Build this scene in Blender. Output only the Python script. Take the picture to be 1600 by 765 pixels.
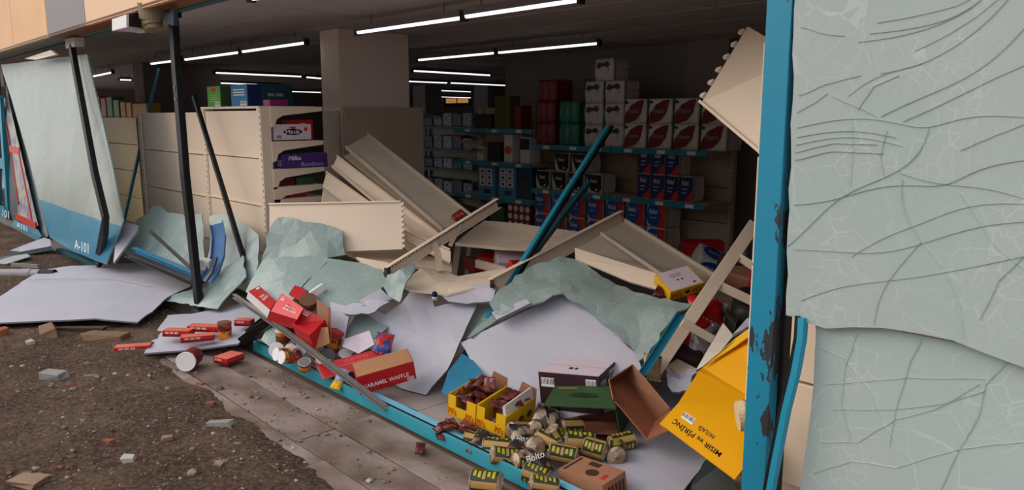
import bpy, bmesh, math, random
from mathutils import Vector, Matrix, Euler, noise
from mathutils.geometry import delaunay_2d_cdt, tessellate_polygon
for o in list(bpy.data.objects): bpy.data.objects.remove(o)
S = bpy.context.scene; COL = S.collection
rnd = random.Random(7)

# ---------------------------------------------------------------- camera
FPX = 1200.0; EYE = 1.6
PITCH = math.atan(202/1200); YAW = math.radians(42.8)
CF = Vector((-math.cos(YAW)*math.cos(PITCH), math.sin(YAW)*math.cos(PITCH), -math.sin(PITCH)))
CR = Vector((math.sin(YAW), math.cos(YAW), 0)); CU = CR.cross(CF)
CO = Vector((0, 0, EYE))
cd = bpy.data.cameras.new('camera'); cam = bpy.data.objects.new('camera', cd); COL.objects.link(cam)
cd.sensor_width = 36; cd.lens = 27.0; cd.clip_start = .05; cd.clip_end = 200
m = Matrix((CR, CU, -CF)).transposed().to_4x4(); m.translation = CO; cam.matrix_world = m
S.camera = cam

# ---------------------------------------------------------------- daylight and exposure
W = bpy.data.worlds.new('World'); S.world = W; W.use_nodes = True
bg = W.node_tree.nodes['Background']; bg.inputs[0].default_value = (0.93, 0.95, 1.0, 1); bg.inputs[1].default_value = 1.34
sd = bpy.data.lights.new('sun', 'SUN'); sun = bpy.data.objects.new('sun', sd); COL.objects.link(sun)
sd.energy = 1.75; sd.angle = math.radians(50); sd.color = (1.0, .86, .70)
sun.rotation_euler = Vector((0.55, 0.72, -0.5)).to_track_quat('-Z', 'Y').to_euler()
vs = S.view_settings; vs.view_transform = 'Standard'; vs.look = 'None'; vs.exposure = 0.0; vs.gamma = 1.0; vs.use_curve_mapping = False

# ---------------------------------------------------------------- measuring: a sighted point of the survey at a known depth, height or wall line
def ray(px, py): return CR*(px-800) + CU*(382.5-py) + CF*FPX
def D(px, py, k): return CO + ray(px, py)*(k/FPX)
def Zp(px, py, z): d = ray(px, py); return CO + d*((z-EYE)/d.z)
def Yp(px, py, y): d = ray(px, py); return CO + d*(y/d.y)
def Xp(px, py, x): d = ray(px, py); return CO + d*(x/d.x)
def DL(*pts): return [D(*p) for p in pts]

# ---------------------------------------------------------------- materials
def lin(c):
    f = lambda u: u/12.92 if u <= .04045 else ((u+.055)/1.055)**2.4
    return tuple(f(x/255) for x in c) + (1,)
MATS = {}
def mat(name, rgb, rough=.6, metal=0., var=.12, scale=6., bump=.0, bscale=60., rgb2=None, thr=None, spec=.4, emit=0., trans=0., stretch=None):
    if name in MATS: return MATS[name]
    mt = bpy.data.materials.new(name); mt.use_nodes = True; MATS[name] = mt
    nt = mt.node_tree; b = nt.nodes['Principled BSDF']; N = nt.nodes.new; L = nt.links.new
    tc = N('ShaderNodeTexCoord'); src = tc.outputs['Object']
    if stretch:
        mp = N('ShaderNodeMapping'); mp.inputs['Scale'].default_value = stretch; L(src, mp.inputs['Vector']); src = mp.outputs['Vector']
    nz = N('ShaderNodeTexNoise'); nz.inputs['Scale'].default_value = scale; nz.inputs['Detail'].default_value = 5; L(src, nz.inputs['Vector'])
    c = lin(rgb); c2 = lin(rgb2) if rgb2 else tuple(x*(1-var) for x in c[:3]) + (1,)
    rp = N('ShaderNodeValToRGB'); L(nz.outputs['Fac'], rp.inputs['Fac'])
    lo, hi = thr if thr else (.3, .7)
    rp.color_ramp.elements[0].position = lo; rp.color_ramp.elements[1].position = hi
    rp.color_ramp.elements[0].color = c2; rp.color_ramp.elements[1].color = c
    L(rp.outputs['Color'], b.inputs['Base Color'])
    b.inputs['Roughness'].default_value = rough; b.inputs['Metallic'].default_value = metal
    b.inputs['Specular IOR Level'].default_value = spec
    if trans: b.inputs['Transmission Weight'].default_value = trans
    if emit:
        b.inputs['Emission Color'].default_value = c; b.inputs['Emission Strength'].default_value = emit
    if bump:
        n2 = N('ShaderNodeTexNoise'); n2.inputs['Scale'].default_value = bscale; n2.inputs['Detail'].default_value = 4; L(src, n2.inputs['Vector'])
        bp = N('ShaderNodeBump'); bp.inputs['Strength'].default_value = bump; bp.inputs['Distance'].default_value = .01
        L(n2.outputs['Fac'], bp.inputs['Height']); L(bp.outputs['Normal'], b.inputs['Normal'])
    return mt

def cracked(name, rgb, scale=9., rings=(), fine=26., band=None, strength=.5, hi=1.22, sh=0.):
    """laminated milky safety glass: voronoi crack web, concentric break rings, optional printed band"""
    if name in MATS: return MATS[name]
    mt = bpy.data.materials.new(name); mt.use_nodes = True; MATS[name] = mt
    nt = mt.node_tree; b = nt.nodes['Principled BSDF']; N = nt.nodes.new; L = nt.links.new
    def math_(op, a, c=None, clamp=False):
        n = N('ShaderNodeMath'); n.operation = op; n.use_clamp = clamp
        for i, x in enumerate((a, c)):
            if x is None: continue
            if isinstance(x, (int, float)): n.inputs[i].default_value = x
            else: L(x, n.inputs[i])
        return n.outputs[0]
    tc = N('ShaderNodeTexCoord'); P = tc.outputs['Object']
    nw = N('ShaderNodeTexNoise'); nw.inputs['Scale'].default_value = 3.; nw.inputs['Detail'].default_value = 3; L(P, nw.inputs['Vector'])
    sub = N('ShaderNodeVectorMath'); sub.operation = 'MULTIPLY_ADD'; L(nw.outputs['Color'], sub.inputs[0]); sub.inputs[1].default_value = (.16,)*3; L(P, sub.inputs[2])
    WP = sub.outputs[0]
    def web(sc, width, lo, hi, msc):
        v = N('ShaderNodeTexVoronoi'); v.feature = 'DISTANCE_TO_EDGE'; v.inputs['Scale'].default_value = sc; L(WP, v.inputs['Vector'])
        line = math_('LESS_THAN', v.outputs['Distance'], width)
        k = N('ShaderNodeTexNoise'); k.inputs['Scale'].default_value = msc; k.inputs['Detail'].default_value = 2; L(P, k.inputs['Vector'])
        mr = N('ShaderNodeMapRange'); mr.inputs[1].default_value = lo; mr.inputs[2].default_value = hi; L(k.outputs['Fac'], mr.inputs[0])
        return math_('MULTIPLY', line, mr.outputs[0])
    total = math_('MAXIMUM', web(scale, max(.014, scale*.0021), .40+sh, .58+sh, 2.7), web(fine, max(.035, fine*.0018), .44+sh, .60+sh, 4.3))
    for (c, fr, r0, r1) in rings:
        ds = N('ShaderNodeVectorMath'); ds.operation = 'DISTANCE'; L(WP, ds.inputs[0]); ds.inputs[1].default_value = c
        fc = math_('FRACT', math_('MULTIPLY', ds.outputs['Value'], fr))
        ln = math_('LESS_THAN', fc, .10)
        inr = math_('MULTIPLY', math_('LESS_THAN', ds.outputs['Value'], r1), math_('GREATER_THAN', ds.outputs['Value'], r0))
        k = N('ShaderNodeTexNoise'); k.inputs['Scale'].default_value = 4.5; L(P, k.inputs['Vector'])
        mr = N('ShaderNodeMapRange'); mr.inputs[1].default_value = .42; mr.inputs[2].default_value = .6; L(k.outputs['Fac'], mr.inputs[0])
        total = math_('MAXIMUM', total, math_('MULTIPLY', math_('MULTIPLY', ln, inr), mr.outputs[0]))
    base = lin(rgb)
    nz = N('ShaderNodeTexNoise'); nz.inputs['Scale'].default_value = 2.2; nz.inputs['Detail'].default_value = 4; L(P, nz.inputs['Vector'])
    rp = N('ShaderNodeValToRGB'); L(nz.outputs['Fac'], rp.inputs['Fac'])
    rp.color_ramp.elements[0].position = .35; rp.color_ramp.elements[1].position = .65
    rp.color_ramp.elements[0].color = (base[0]*.9, base[1]*.97, base[2]*.95, 1); rp.color_ramp.elements[1].color = base
    out = rp.outputs['Color']
    if band:
        z, brgb = band
        sx = N('ShaderNodeSeparateXYZ'); L(P, sx.inputs[0])
        mk = math_('LESS_THAN', sx.outputs['Z'], z)
        mb = N('ShaderNodeMixRGB'); L(mk, mb.inputs[0]); L(out, mb.inputs[1]); mb.inputs[2].default_value = lin(brgb); out = mb.outputs[0]
    mx = N('ShaderNodeMixRGB'); L(math_('MULTIPLY', total, strength), mx.inputs[0]); L(out, mx.inputs[1]); mx.inputs[2].default_value = (base[0]*hi, base[1]*hi*.985, base[2]*hi*.985, 1)
    L(mx.outputs[0], b.inputs['Base Color'])
    bp = N('ShaderNodeBump'); bp.inputs['Strength'].default_value = .7; bp.inputs['Distance'].default_value = .006; L(total, bp.inputs['Height']); L(bp.outputs['Normal'], b.inputs['Normal'])
    b.inputs['Roughness'].default_value = .32; b.inputs['Specular IOR Level'].default_value = .35
    return mt

BEIGE = mat('shelf_beige_paint', (234, 214, 192), .42, var=.06, scale=3)
BEIGED = mat('shelf_beige_worn', (200, 180, 158), .5, var=.1, scale=5)  # darker, slightly more mottled version of the shelf beige
BLACK = mat('black_paint', (24, 24, 27), .5, var=.3, scale=9, rgb2=(20, 20, 22), thr=(.4, .6), spec=.25)
TEAL = mat('teal_paint', (26, 136, 164), .42, var=.1, scale=4)
TEALD = mat('dusty_teal_paint', (44, 108, 118), .5, var=.2, scale=8)
BLUEL = mat('pale_blue_paint', (116, 192, 222), .4, var=.1, scale=5)
STEEL = mat('grey_steel', (118, 120, 120), .35, .7, var=.2, scale=12)
WHITE = mat('white_board', (182, 181, 194), .55, var=.04, scale=2.5, bump=.05, bscale=30)
WHITEP = mat('white_print', (235, 232, 232), .6, var=.03)
CREAM = mat('cream_board', (222, 212, 196), .6, var=.06)
CORE = mat('grey_board_core', (120, 122, 126), .7)
GLASS = cracked('milky_laminated_glass', (150, 165, 163), 15., fine=48., strength=.42, hi=1.4, sh=-.06)
GLASSB = cracked('milky_glass_blue_band', (158, 165, 156), 5., fine=18., band=(.42, (58, 134, 164)), strength=.12)
REDC = mat('red_carton', (196, 26, 34), .45, var=.1)
REDD = mat('dark_red_print', (120, 18, 24), .5, var=.15)
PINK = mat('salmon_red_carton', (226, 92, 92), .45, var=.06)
TAN = mat('raw_cardboard', (176, 126, 88), .75, var=.12, scale=14, bump=.05)
BROWN = mat('brown_cardboard', (160, 112, 84), .78, var=.12, scale=14, bump=.05)
BROWND = mat('inner_red_brown_cardboard', (150, 92, 66), .8, var=.12, scale=10)
YEL = mat('yellow_carton', (238, 186, 24), .5, var=.05)
AMBER = mat('amber_yellow_carton', (232, 164, 6), .45, var=.05, scale=3)
GREEN = mat('green_carton', (58, 88, 52), .55, var=.1)
MAROON = mat('maroon_carton', (62, 34, 44), .5, var=.1)
LILAC = mat('lilac_white_carton', (216, 200, 212), .55, var=.04)
INK = mat('black_ink', (24, 22, 24), .5, var=.05)
INKB = mat('brown_ink', (70, 42, 34), .6, var=.1)
ORANGE = mat('orange_print', (222, 96, 28), .5, var=.1)
BLUEP = mat('deep_blue_print', (24, 82, 168), .4, var=.12)
NAVY = mat('navy_print', (20, 40, 96), .4, var=.1)
REDP = mat('red_print', (206, 48, 36), .45, var=.1)
FILM = mat('white_paper_film', (220, 214, 206), .35, var=.06, scale=14, bump=.12, bscale=40)
PURPLE = mat('purple_carton', (72, 44, 118), .4, var=.1)
CONC = mat('grey_concrete', (150, 146, 142), .85, var=.2, scale=10, bump=.3)
BRICK = mat('broken_brick', (150, 84, 64), .9, var=.25, scale=12, bump=.3)

# ---------------------------------------------------------------- mesh helpers
WL = {}
def tag(o, label=None, cat=None, group=None, kind=None):
    if label: o['label'] = label
    if cat: o['category'] = cat
    if group: o['group'] = group
    if kind: o['kind'] = kind
    return o
def thing(name, label, cat, loc=(0, 0, 0), group=None, kind=None):
    o = bpy.data.objects.new(name, None); COL.objects.link(o); o.location = loc; o.empty_display_size = .05
    WL[o.name] = Vector(loc); return tag(o, label, cat, group, kind)
class MB:
    def __init__(s): s.v = []; s.f = []; s.mi = []
    def add(s, vs, fs, mi=0):
        n = len(s.v); s.v += [Vector(p) for p in vs]; s.f += [[i+n for i in f] for f in fs]; s.mi += [mi]*len(fs); return s
    def hexa(s, a, b, mi=0):      # bottom ring a (4), top ring b (4)
        return s.add(list(a)+list(b), [(3, 2, 1, 0), (4, 5, 6, 7), (0, 1, 5, 4), (1, 2, 6, 5), (2, 3, 7, 6), (3, 0, 4, 7)], mi)
    def box(s, c, d, R=None, mi=0):
        c = Vector(c); h = Vector(d)/2
        q = [Vector((x*h.x, y*h.y, z*h.z)) for z in (-1, 1) for x, y in ((-1, -1), (1, -1), (1, 1), (-1, 1))]
        if R: q = [R @ p for p in q]
        q = [p+c for p in q]; return s.hexa(q[:4], q[4:], mi)
    def slab(s, pts, t, mi=0):    # polygon with thickness t along its normal (downwards from the given face)
        pts = [Vector(p) for p in pts]; n = newell(pts); k = len(pts)
        low = [p-n*t for p in pts]
        tris = tessellate_polygon([pts])
        fs = [tuple(x) for x in tris]; 
        if tri_n(pts, fs[0]).dot(n) < 0: fs = [f[::-1] for f in fs]
        fs2 = [tuple(i+k for i in f[::-1]) for f in fs]
        side = [(i, i+k, (i+1) % k + k, (i+1) % k) for i in range(k)]
        return s.add(pts+low, fs+fs2+side, mi)
    def cyl(s, a, b, r1, r2=None, n=16, cap=True, mi=0, ell=None):
        a = Vector(a); b = Vector(b); r2 = r1 if r2 is None else r2; t = (b-a).normalized()
        u = t.orthogonal().normalized(); w = t.cross(u); A = []; B = []
        for i in range(n):
            q = u*math.cos(2*math.pi*i/n) + w*math.sin(2*math.pi*i/n); A.append(a+q*r1); B.append(b+q*r2)
        fs = [(i, (i+1) % n, (i+1) % n+n, i+n) for i in range(n)]
        if cap: fs += [tuple(range(n))[::-1], tuple(range(n, 2*n))]
        return s.add(A+B, fs, mi)
    def lathe(s, prof, n=20, mi=0):   # closed profile of (r, z) about local z
        V = [(r*math.cos(2*math.pi*i/n), r*math.sin(2*math.pi*i/n), z) for r, z in prof for i in range(n)]
        F = [(j*n+i, j*n+(i+1) % n, (j+1)*n+(i+1) % n, (j+1)*n+i) for j in range(len(prof)-1) for i in range(n)]
        F += [tuple(range(n))[::-1], tuple(range((len(prof)-1)*n, len(prof)*n))]
        return s.add(V, F, mi)
    def sweep(s, path, prof, side=(0, 0, 1), mi=0, scales=None):
        path = [Vector(p) for p in path]; side = Vector(side); n = len(prof); V = []
        for i, p in enumerate(path):
            t = (path[min(i+1, len(path)-1)] - path[max(i-1, 0)]).normalized()
            u = (side - t*side.dot(t)).normalized(); w = t.cross(u); k = scales[i] if scales else 1
            V += [p + u*(a*k) + w*(b*k) for a, b in prof]
        F = [(i*n+j, i*n+(j+1) % n, (i+1)*n+(j+1) % n, (i+1)*n+j) for i in range(len(path)-1) for j in range(n)]
        F += [tuple(range(n))[::-1], tuple(range((len(path)-1)*n, len(path)*n))]
        return s.add(V, F, mi)
    def build(s, name, mats, parent=None, smooth=False, bev=0, local=False, seg=2):
        mats = mats if isinstance(mats, (list, tuple)) else [mats]
        if local or (parent is None and not s.v): org = Vector((0, 0, 0))
        else:
            lo = Vector([min(p[i] for p in s.v) for i in range(3)]); hi = Vector([max(p[i] for p in s.v) for i in range(3)])
            org = (lo+hi)/2; org.z = lo.z
        me = bpy.data.meshes.new(name); me.from_pydata([p-org for p in s.v], [], s.f)
        for x in mats: me.materials.append(x)
        for p, i in zip(me.polygons, s.mi): p.material_index = i
        bm = bmesh.new(); bm.from_mesh(me); bmesh.ops.recalc_face_normals(bm, faces=bm.faces)
        if bev: bmesh.ops.bevel(bm, geom=bm.edges[:], offset=bev, segments=seg, profile=.5, affect='EDGES', clamp_overlap=True)
        bm.to_mesh(me); bm.free()
        if smooth:
            for p in me.polygons: p.use_smooth = True
        o = bpy.data.objects.new(name, me); COL.objects.link(o)
        pw = WL[parent.name] if parent else Vector((0, 0, 0))
        o.location = org - pw; o.parent = parent; WL[o.name] = org
        return o
def tri_n(p, f): return (p[f[1]]-p[f[0]]).cross(p[f[2]]-p[f[0]])
def newell(p):
    n = Vector((0, 0, 0))
    for i in range(len(p)): n += p[i].cross(p[(i+1) % len(p)])
    n.normalize()
    return n
RECT = lambda w, h: [(-w/2, -h/2), (w/2, -h/2), (w/2, h/2), (-w/2, h/2)]
UCH = lambda w, h, t: [(-w/2, -h/2), (w/2, -h/2), (w/2, h/2), (w/2-t, h/2), (w/2-t, -h/2+t), (-w/2+t, -h/2+t), (-w/2+t, h/2), (-w/2, h/2)]

def sheet_mb(pts, t=.012, cell=.08, crumple=.0, jag=.0, seed=0, freq=3., toward=None, mi=0, mi_edge=None):
    """broken board or glass: outline points in space -> triangulated, bent through its outline, crumpled, with real thickness"""
    r = random.Random(seed); pts = [Vector(p) for p in pts]
    c = sum(pts, Vector())/len(pts); n = newell(pts)
    if (CO-c).dot(n) < 0: pts = pts[::-1]; n = -n
    u = (pts[1]-pts[0]); u = (u - n*u.dot(n)).normalized(); w = n.cross(u)
    out = []
    for i in range(len(pts)):
        a, b = pts[i], pts[(i+1) % len(pts)]; k = max(1, int((b-a).length/(cell*.7)))
        for j in range(k):
            q = a.lerp(b, j/k)
            if j and jag: q = q + (u*r.uniform(-1, 1) + w*r.uniform(-1, 1))*jag
            out.append(q)
    flat = [((q-c).dot(u), (q-c).dot(w)) for q in out]; off = [(q-c).dot(n) for q in out]
    xs = [p[0] for p in flat]; ys = [p[1] for p in flat]; k = len(flat)
    def inside(x, y):
        s_ = False; j = k-1
        for i in range(k):
            (xi, yi), (xj, yj) = flat[i], flat[j]
            if (yi > y) != (yj > y) and x < (xj-xi)*(y-yi)/(yj-yi)+xi: s_ = not s_
            j = i
        return s_
    inner = []
    gx = min(xs)
    while gx < max(xs):
        gy = min(ys)
        while gy < max(ys):
            x = gx + r.uniform(-.25, .25)*cell; y = gy + r.uniform(-.25, .25)*cell
            if inside(x, y) and min((x-p[0])**2+(y-p[1])**2 for p in flat) > (cell*.4)**2: inner.append((x, y))
            gy += cell
        gx += cell
    V2 = [Vector(p) for p in flat+inner]
    res = delaunay_2d_cdt(V2, [(i, (i+1) % k) for i in range(k)], [list(range(k))], 1, 1e-5)
    vv, ee, ff = res[0], res[1], res[2]
    sd = Vector((seed*1.7, seed*.9, seed*2.3)); P3 = []
    for p in vv:
        sw = 0; so = 0
        for q, o in zip(flat, off):
            d2 = (p.x-q[0])**2+(p.y-q[1])**2+1e-4; d2 = d2*d2; sw += 1/d2; so += o/d2
        h = so/sw
        base = c + u*p.x + w*p.y
        if crumple: h += (noise.noise(base*freq+sd)*.75 + noise.noise(base*freq*2.7+sd)*.3)*crumple
        P3.append(base + n*h)
    mb = MB(); N_ = len(P3)
    edges = {}
    F = []
    for f in ff:
        f = list(f)
        if tri_n(P3, f).dot(n) < 0: f = f[::-1]
        F.append(f)
        for i in range(len(f)):
            a, b = f[i], f[(i+1) % len(f)]
            if (b, a) in edges: del edges[(b, a)]
            else: edges[(a, b)] = 1
    V = P3 + [p - n*t for p in P3]
    mb.add(V, F + [[i+N_ for i in f[::-1]] for f in F], mi)
    mb.f += [[a, a+N_, b+N_, b] for a, b in edges]; mb.mi += [mi if mi_edge is None else mi_edge]*len(edges)
    return mb
def sheet(name, pts, mats, label, cat, group=None, parent=None, smooth=True, **kw):
    o = sheet_mb(pts, **kw).build(name, mats, parent)
    if smooth:
        for p in o.data.polygons: p.use_smooth = False
    return tag(o, label, cat, group) if label else o

FONTS = {}
def text(parent, s, O, ax, ay, mt, depth=.0012, name='lettering', shear=0.):
    cu = bpy.data.curves.new('t', 'FONT'); cu.body = s; cu.size = 1; cu.offset = .012; cu.resolution_u = 2; cu.shear = shear
    to = bpy.data.objects.new('t', cu); COL.objects.link(to)
    dg = bpy.context.evaluated_depsgraph_get(); me = to.evaluated_get(dg).to_mesh()
    vs = [v.co.copy() for v in me.vertices]; fs = [tuple(p.vertices) for p in me.polygons]
    to.evaluated_get(dg).to_mesh_clear(); bpy.data.objects.remove(to); bpy.data.curves.remove(cu)
    if not vs: return None
    x0 = min(v.x for v in vs); x1 = max(v.x for v in vs); y0 = min(v.y for v in vs); y1 = max(v.y for v in vs)
    O = Vector(O); ax = Vector(ax); ay = Vector(ay); n = ax.cross(ay).normalized()
    P = [O + ax*((v.x-x0)/(x1-x0)) + ay*((v.y-y0)/(y1-y0)) + n*depth for v in vs]
    mb = MB(); mb.add(P, fs)
    me = bpy.data.meshes.new(name); pw = WL[parent.name] if parent else Vector()
    c = sum(P, Vector())/len(P)
    me.from_pydata([p-c for p in P], [], fs); me.materials.append(mt)
    o = bpy.data.objects.new(name, me); COL.objects.link(o); o.parent = parent; o.location = c-pw; WL[o.name] = c
    return o
def on(q, a, b): # bilinear point on quad q = (bl, br, tr, tl)
    return q[0].lerp(q[1], a).lerp(q[3].lerp(q[2], a), b)
def text_on(parent, q, s, a0, a1, b0, b1, mt, **kw):
    O = on(q, a0, b0); return text(parent, s, O, on(q, a1, b0)-O, on(q, a0, b1)-O, mt, **kw)
def patch(parent, q, a0, a1, b0, b1, mt, name='print', t=.001, shape=None):
    n = (q[1]-q[0]).cross(q[3]-q[0]).normalized()
    if shape == 'oval':
        pts = [on(q, (a0+a1)/2+(a1-a0)/2*math.cos(x), (b0+b1)/2+(b1-b0)/2*math.sin(x)) for x in [i*math.pi/12 for i in range(24)]]
    elif shape: pts = [on(q, a0+(a1-a0)*x, b0+(b1-b0)*y) for x, y in shape]
    else: pts = [on(q, a0, b0), on(q, a1, b0), on(q, a1, b1), on(q, a0, b1)]
    return MB().slab([p+n*t for p in pts], t*.8).build(name, mt, parent)
def barcode(parent, q, a0, a1, b0, b1, n=9):
    o = patch(parent, q, a0, a1, b0, b1, WHITEP, 'barcode_label')
    nn = (q[1]-q[0]).cross(q[3]-q[0]).normalized(); mb = MB(); r = random.Random(int(abs(q[0].x)*1e4))
    w = (a1-a0)/n
    for i in range(n):
        x = a0+w*(i+.25); k = w*r.uniform(.25, .6); y0 = b0+(b1-b0)*.28; y1 = b1-(b1-b0)*.1
        mb.slab([on(q, x, y0)+nn*.0016, on(q, x+k, y0)+nn*.0016, on(q, x+k, y1)+nn*.0016, on(q, x, y1)+nn*.0016], .0004)
    mb.build('bars', INK, o); return o
def dup(root, label=None, group=None):
    r = root.copy(); COL.objects.link(r)
    if label: r['label'] = label
    if group: r['group'] = group
    for ch in root.children:
        c = ch.copy(); COL.objects.link(c); c.parent = r
        for g in ch.children:
            d = g.copy(); COL.objects.link(d); d.parent = c
    return r
def facequad(M, d, face):
    """corner quad (bl, br, tr, tl) of a face of a box of size d centred at M"""
    x, y, z = [k/2 for k in d]
    q = {'front': [(-x, -y, -z), (x, -y, -z), (x, -y, z), (-x, -y, z)], 'back': [(x, y, -z), (-x, y, -z), (-x, y, z), (x, y, z)],
         'right': [(x, -y, -z), (x, y, -z), (x, y, z), (x, -y, z)], 'left': [(-x, y, -z), (-x, -y, -z), (-x, -y, z), (-x, y, z)],
         'top': [(-x, -y, z), (x, -y, z), (x, y, z), (-x, y, z)], 'bottom': [(-x, y, -z), (x, y, -z), (x, -y, -z), (-x, -y, -z)]}[face]
    return [M @ Vector(p) for p in q]
def poseM(p, k=1.0):  # x y z rx ry rz
    return Matrix.Translation(Vector(p[:3])) @ Euler(p[3:6], 'XYZ').to_matrix().to_4x4()
ORD = ['first', 'second', 'third', 'fourth', 'fifth', 'sixth', 'seventh', 'eighth', 'ninth', 'tenth', 'eleventh', 'twelfth', 'thirteenth', 'fourteenth']
# ================================================================ THE SETTING
FY = 2.2          # the shop front line
CEIL = 2.46
def struct(name, mb, mt, parent=None, **kw):
    o = mb.build(name, mt, parent, **kw)
    if parent is None: o['kind'] = 'structure'
    return o
# ---- outside ground: packed brown soil thinning out over paving slabs
DIRT = bpy.data.materials.new('brown_soil'); DIRT.use_nodes = True
def soil():
    nt = DIRT.node_tree; b = nt.nodes['Principled BSDF']; N = nt.nodes.new; L = nt.links.new
    tc = N('ShaderNodeTexCoord'); P = tc.outputs['Object']
    def nz(sc, det=6):
        n = N('ShaderNodeTexNoise'); n.inputs['Scale'].default_value = sc; n.inputs['Detail'].default_value = det; n.inputs['Roughness'].default_value = .65; L(P, n.inputs['Vector']); return n.outputs['Fac']
    r = N('ShaderNodeValToRGB'); L(nz(2.2), r.inputs['Fac']); cr = r.color_ramp
    cr.elements[0].position = .32; cr.elements[0].color = lin((56, 41, 31)); cr.elements[1].position = .72; cr.elements[1].color = lin((128, 106, 88))
    e = cr.elements.new(.5); e.color = lin((82, 62, 49))
    r2 = N('ShaderNodeValToRGB'); L(nz(38, 3), r2.inputs['Fac']); r2.color_ramp.elements[0].position = .4; r2.color_ramp.elements[0].color = lin((54, 40, 31)); r2.color_ramp.elements[1].position = .66; r2.color_ramp.elements[1].color = lin((132, 112, 96))
    mx = N('ShaderNodeMixRGB'); mx.inputs[0].default_value = .45; L(r.outputs[0], mx.inputs[1]); L(r2.outputs[0], mx.inputs[2])
    L(mx.outputs[0], b.inputs['Base Color']); b.inputs['Roughness'].default_value = .92; b.inputs['Specular IOR Level'].default_value = .2
    bp = N('ShaderNodeBump'); bp.inputs['Strength'].default_value = 1.0; bp.inputs['Distance'].default_value = .02; L(nz(55, 6), bp.inputs['Height']); L(bp.outputs[0], b.inputs['Normal'])
soil()
def dirt_h(x, y):
    p = Vector((x, y, 0))
    h = noise.noise(p*.9)*.035 + noise.noise(p*3.1+Vector((4, 1, 0)))*.016 + noise.noise(p*9+Vector((1, 7, 2)))*.011 + noise.noise(p*24)*.006
    edge = 1.62 + .10*noise.noise(Vector((x*1.3, 0, 5)))
    if x < -5.2: edge += min(1., (-5.2-x)/.5)*.6
    k = max(-.06, min(.035, (edge-y)*.16)) 
    return h*(.25+.75*max(0, min(1, (edge+.1-y)/.5))) + k
mb = MB(); V = []; F = []
xs = [-20+i*.045 for i in range(int(19.4/.045))]; ys = [-.2+j*.045 for j in range(53)]
for x in xs:
    for y in ys: V.append((x, y, dirt_h(x, y)))
ny = len(ys)
for i in range(len(xs)-1):
    for j in range(ny-1): F.append((i*ny+j, (i+1)*ny+j, (i+1)*ny+j+1, i*ny+j+1))
mb.add(V, F); g = mb.build('ground', DIRT, smooth=True); g['kind'] = 'structure'
struct('street', MB().box((-8, -9, -.06), (60, 17.7, .1)), mat('street_dust', (128, 110, 96), .95, var=.2, scale=2))
pav = struct('pavement', MB().box((-7, 1.85, -.08), (24, .8, .1)), mat('mortar_bed', (120, 100, 86), .9))
SLABM = [mat('dusty_paving_%d' % i, c, .88, scale=2.6, bump=.3, bscale=35, rgb2=(98, 80, 68), thr=(.36, .62), stretch=(1, 1.6, 1)) for i, c in enumerate([(144, 128, 120), (139, 123, 115), (147, 131, 123)])]
r = random.Random(3)
for row, (y0, y1) in enumerate(((1.475, 1.655), (1.665, 1.885), (1.895, 2.125))):
    x = -6.1 - row*.27
    while x < .6:
        L_ = r.uniform(1.3, 1.8)
        o = MB().box((x+L_/2, (y0+y1)/2, -.016+r.uniform(-.003, .002)), (L_-.006, y1-y0, .036), Euler((r.uniform(-.01, .01), r.uniform(-.006, .006), 0)).to_matrix()).build('paving_slab', r.choice(SLABM), pav, bev=.004)
        x += L_
# ---- inside floor
FLM = mat('dull_floor_tile', (176, 164, 160), .45, var=.12, scale=3, bump=.03)
fl = struct('floor', MB().box((-12, 12.2, -.05), (34, 20, .06)), mat('floor_bed', (120, 112, 106), .7))
for i in range(10):
    for j in range(4):
        MB().box((-6.3+i*.6+.3, 2.3+j*.6+.3, -.012), (.594, .594, .02)).build('floor_tile', FLM, fl)
# ---- ceiling: slab and hung panels with open joints
CEM = mat('grey_ceiling_panel', (214, 202, 198), .8, var=.06, scale=4)
ce = struct('ceiling', MB().box((-12, 12.2, CEIL+.09), (34, 20, .08)), mat('ceiling_void', (70, 66, 64), .9))
cp = None
for i in range(12):
    for j in range(7):
        c = (-13.2+i*1.2+.6, 2.36+j*.8+.4, CEIL+.015)
        if cp is None: cp = MB().box(c, (1.178, .778, .03)).build('ceiling_panel', CEM, ce, bev=.004)
        else:
            o = cp.copy(); COL.objects.link(o); o.parent = ce; o.location = Vector((c[0], c[1], CEIL)) - WL[ce.name]
MB().box((-21, 12.2, CEIL+.02), (15.5, 19.6, .03)).build('ceiling_field', CEM, ce)
MB().box((-5.9, 15, CEIL+.02), (14.5, 13.8, .03)).build('ceiling_field', CEM, ce)
# ---- walls
WALLM = mat('warm_grey_wall', (146, 136, 130), .85, var=.08, scale=1.5)
struct('wall_back', MB().box((-3.0, 8.15, 1.25), (11.8, .1, 2.5)), WALLM)
struct('wall_side', MB().box((-8.85, 15.1, 1.25), (.1, 14, 2.5)), WALLM)
struct('wall_far', MB().box((-18.4, 22.2, 1.25), (20.6, .1, 2.5)), WALLM)
struct('wall_left', MB().box((-28.5, 12, 1.25), (.1, 20.4, 2.5)), WALLM)
struct('wall_right', MB().box((2.6, 5.2, 1.25), (.1, 6.0, 2.5)), WALLM)
struct('wall_upper', MB().box((-12, 2.62, 4.6), (34, .4, 3.9)), WALLM)  # unseen wall over the fascia, added to keep skylight out of the shop
struct('building_opposite', MB().box((-10, -24.5, 5.0), (70, 1, 10.2)), mat('opposite_render', (150, 138, 124), .9, var=.2, scale=.4))  # unseen building across the street, added to block low skylight
# wall pilaster at the right end of the back wall
a = Yp(1086, 70, 8.05); struct('pilaster_back', MB().box((a.x+.30, 7.98, 1.23), (.55, .24, 2.46)), WALLM)
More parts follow.
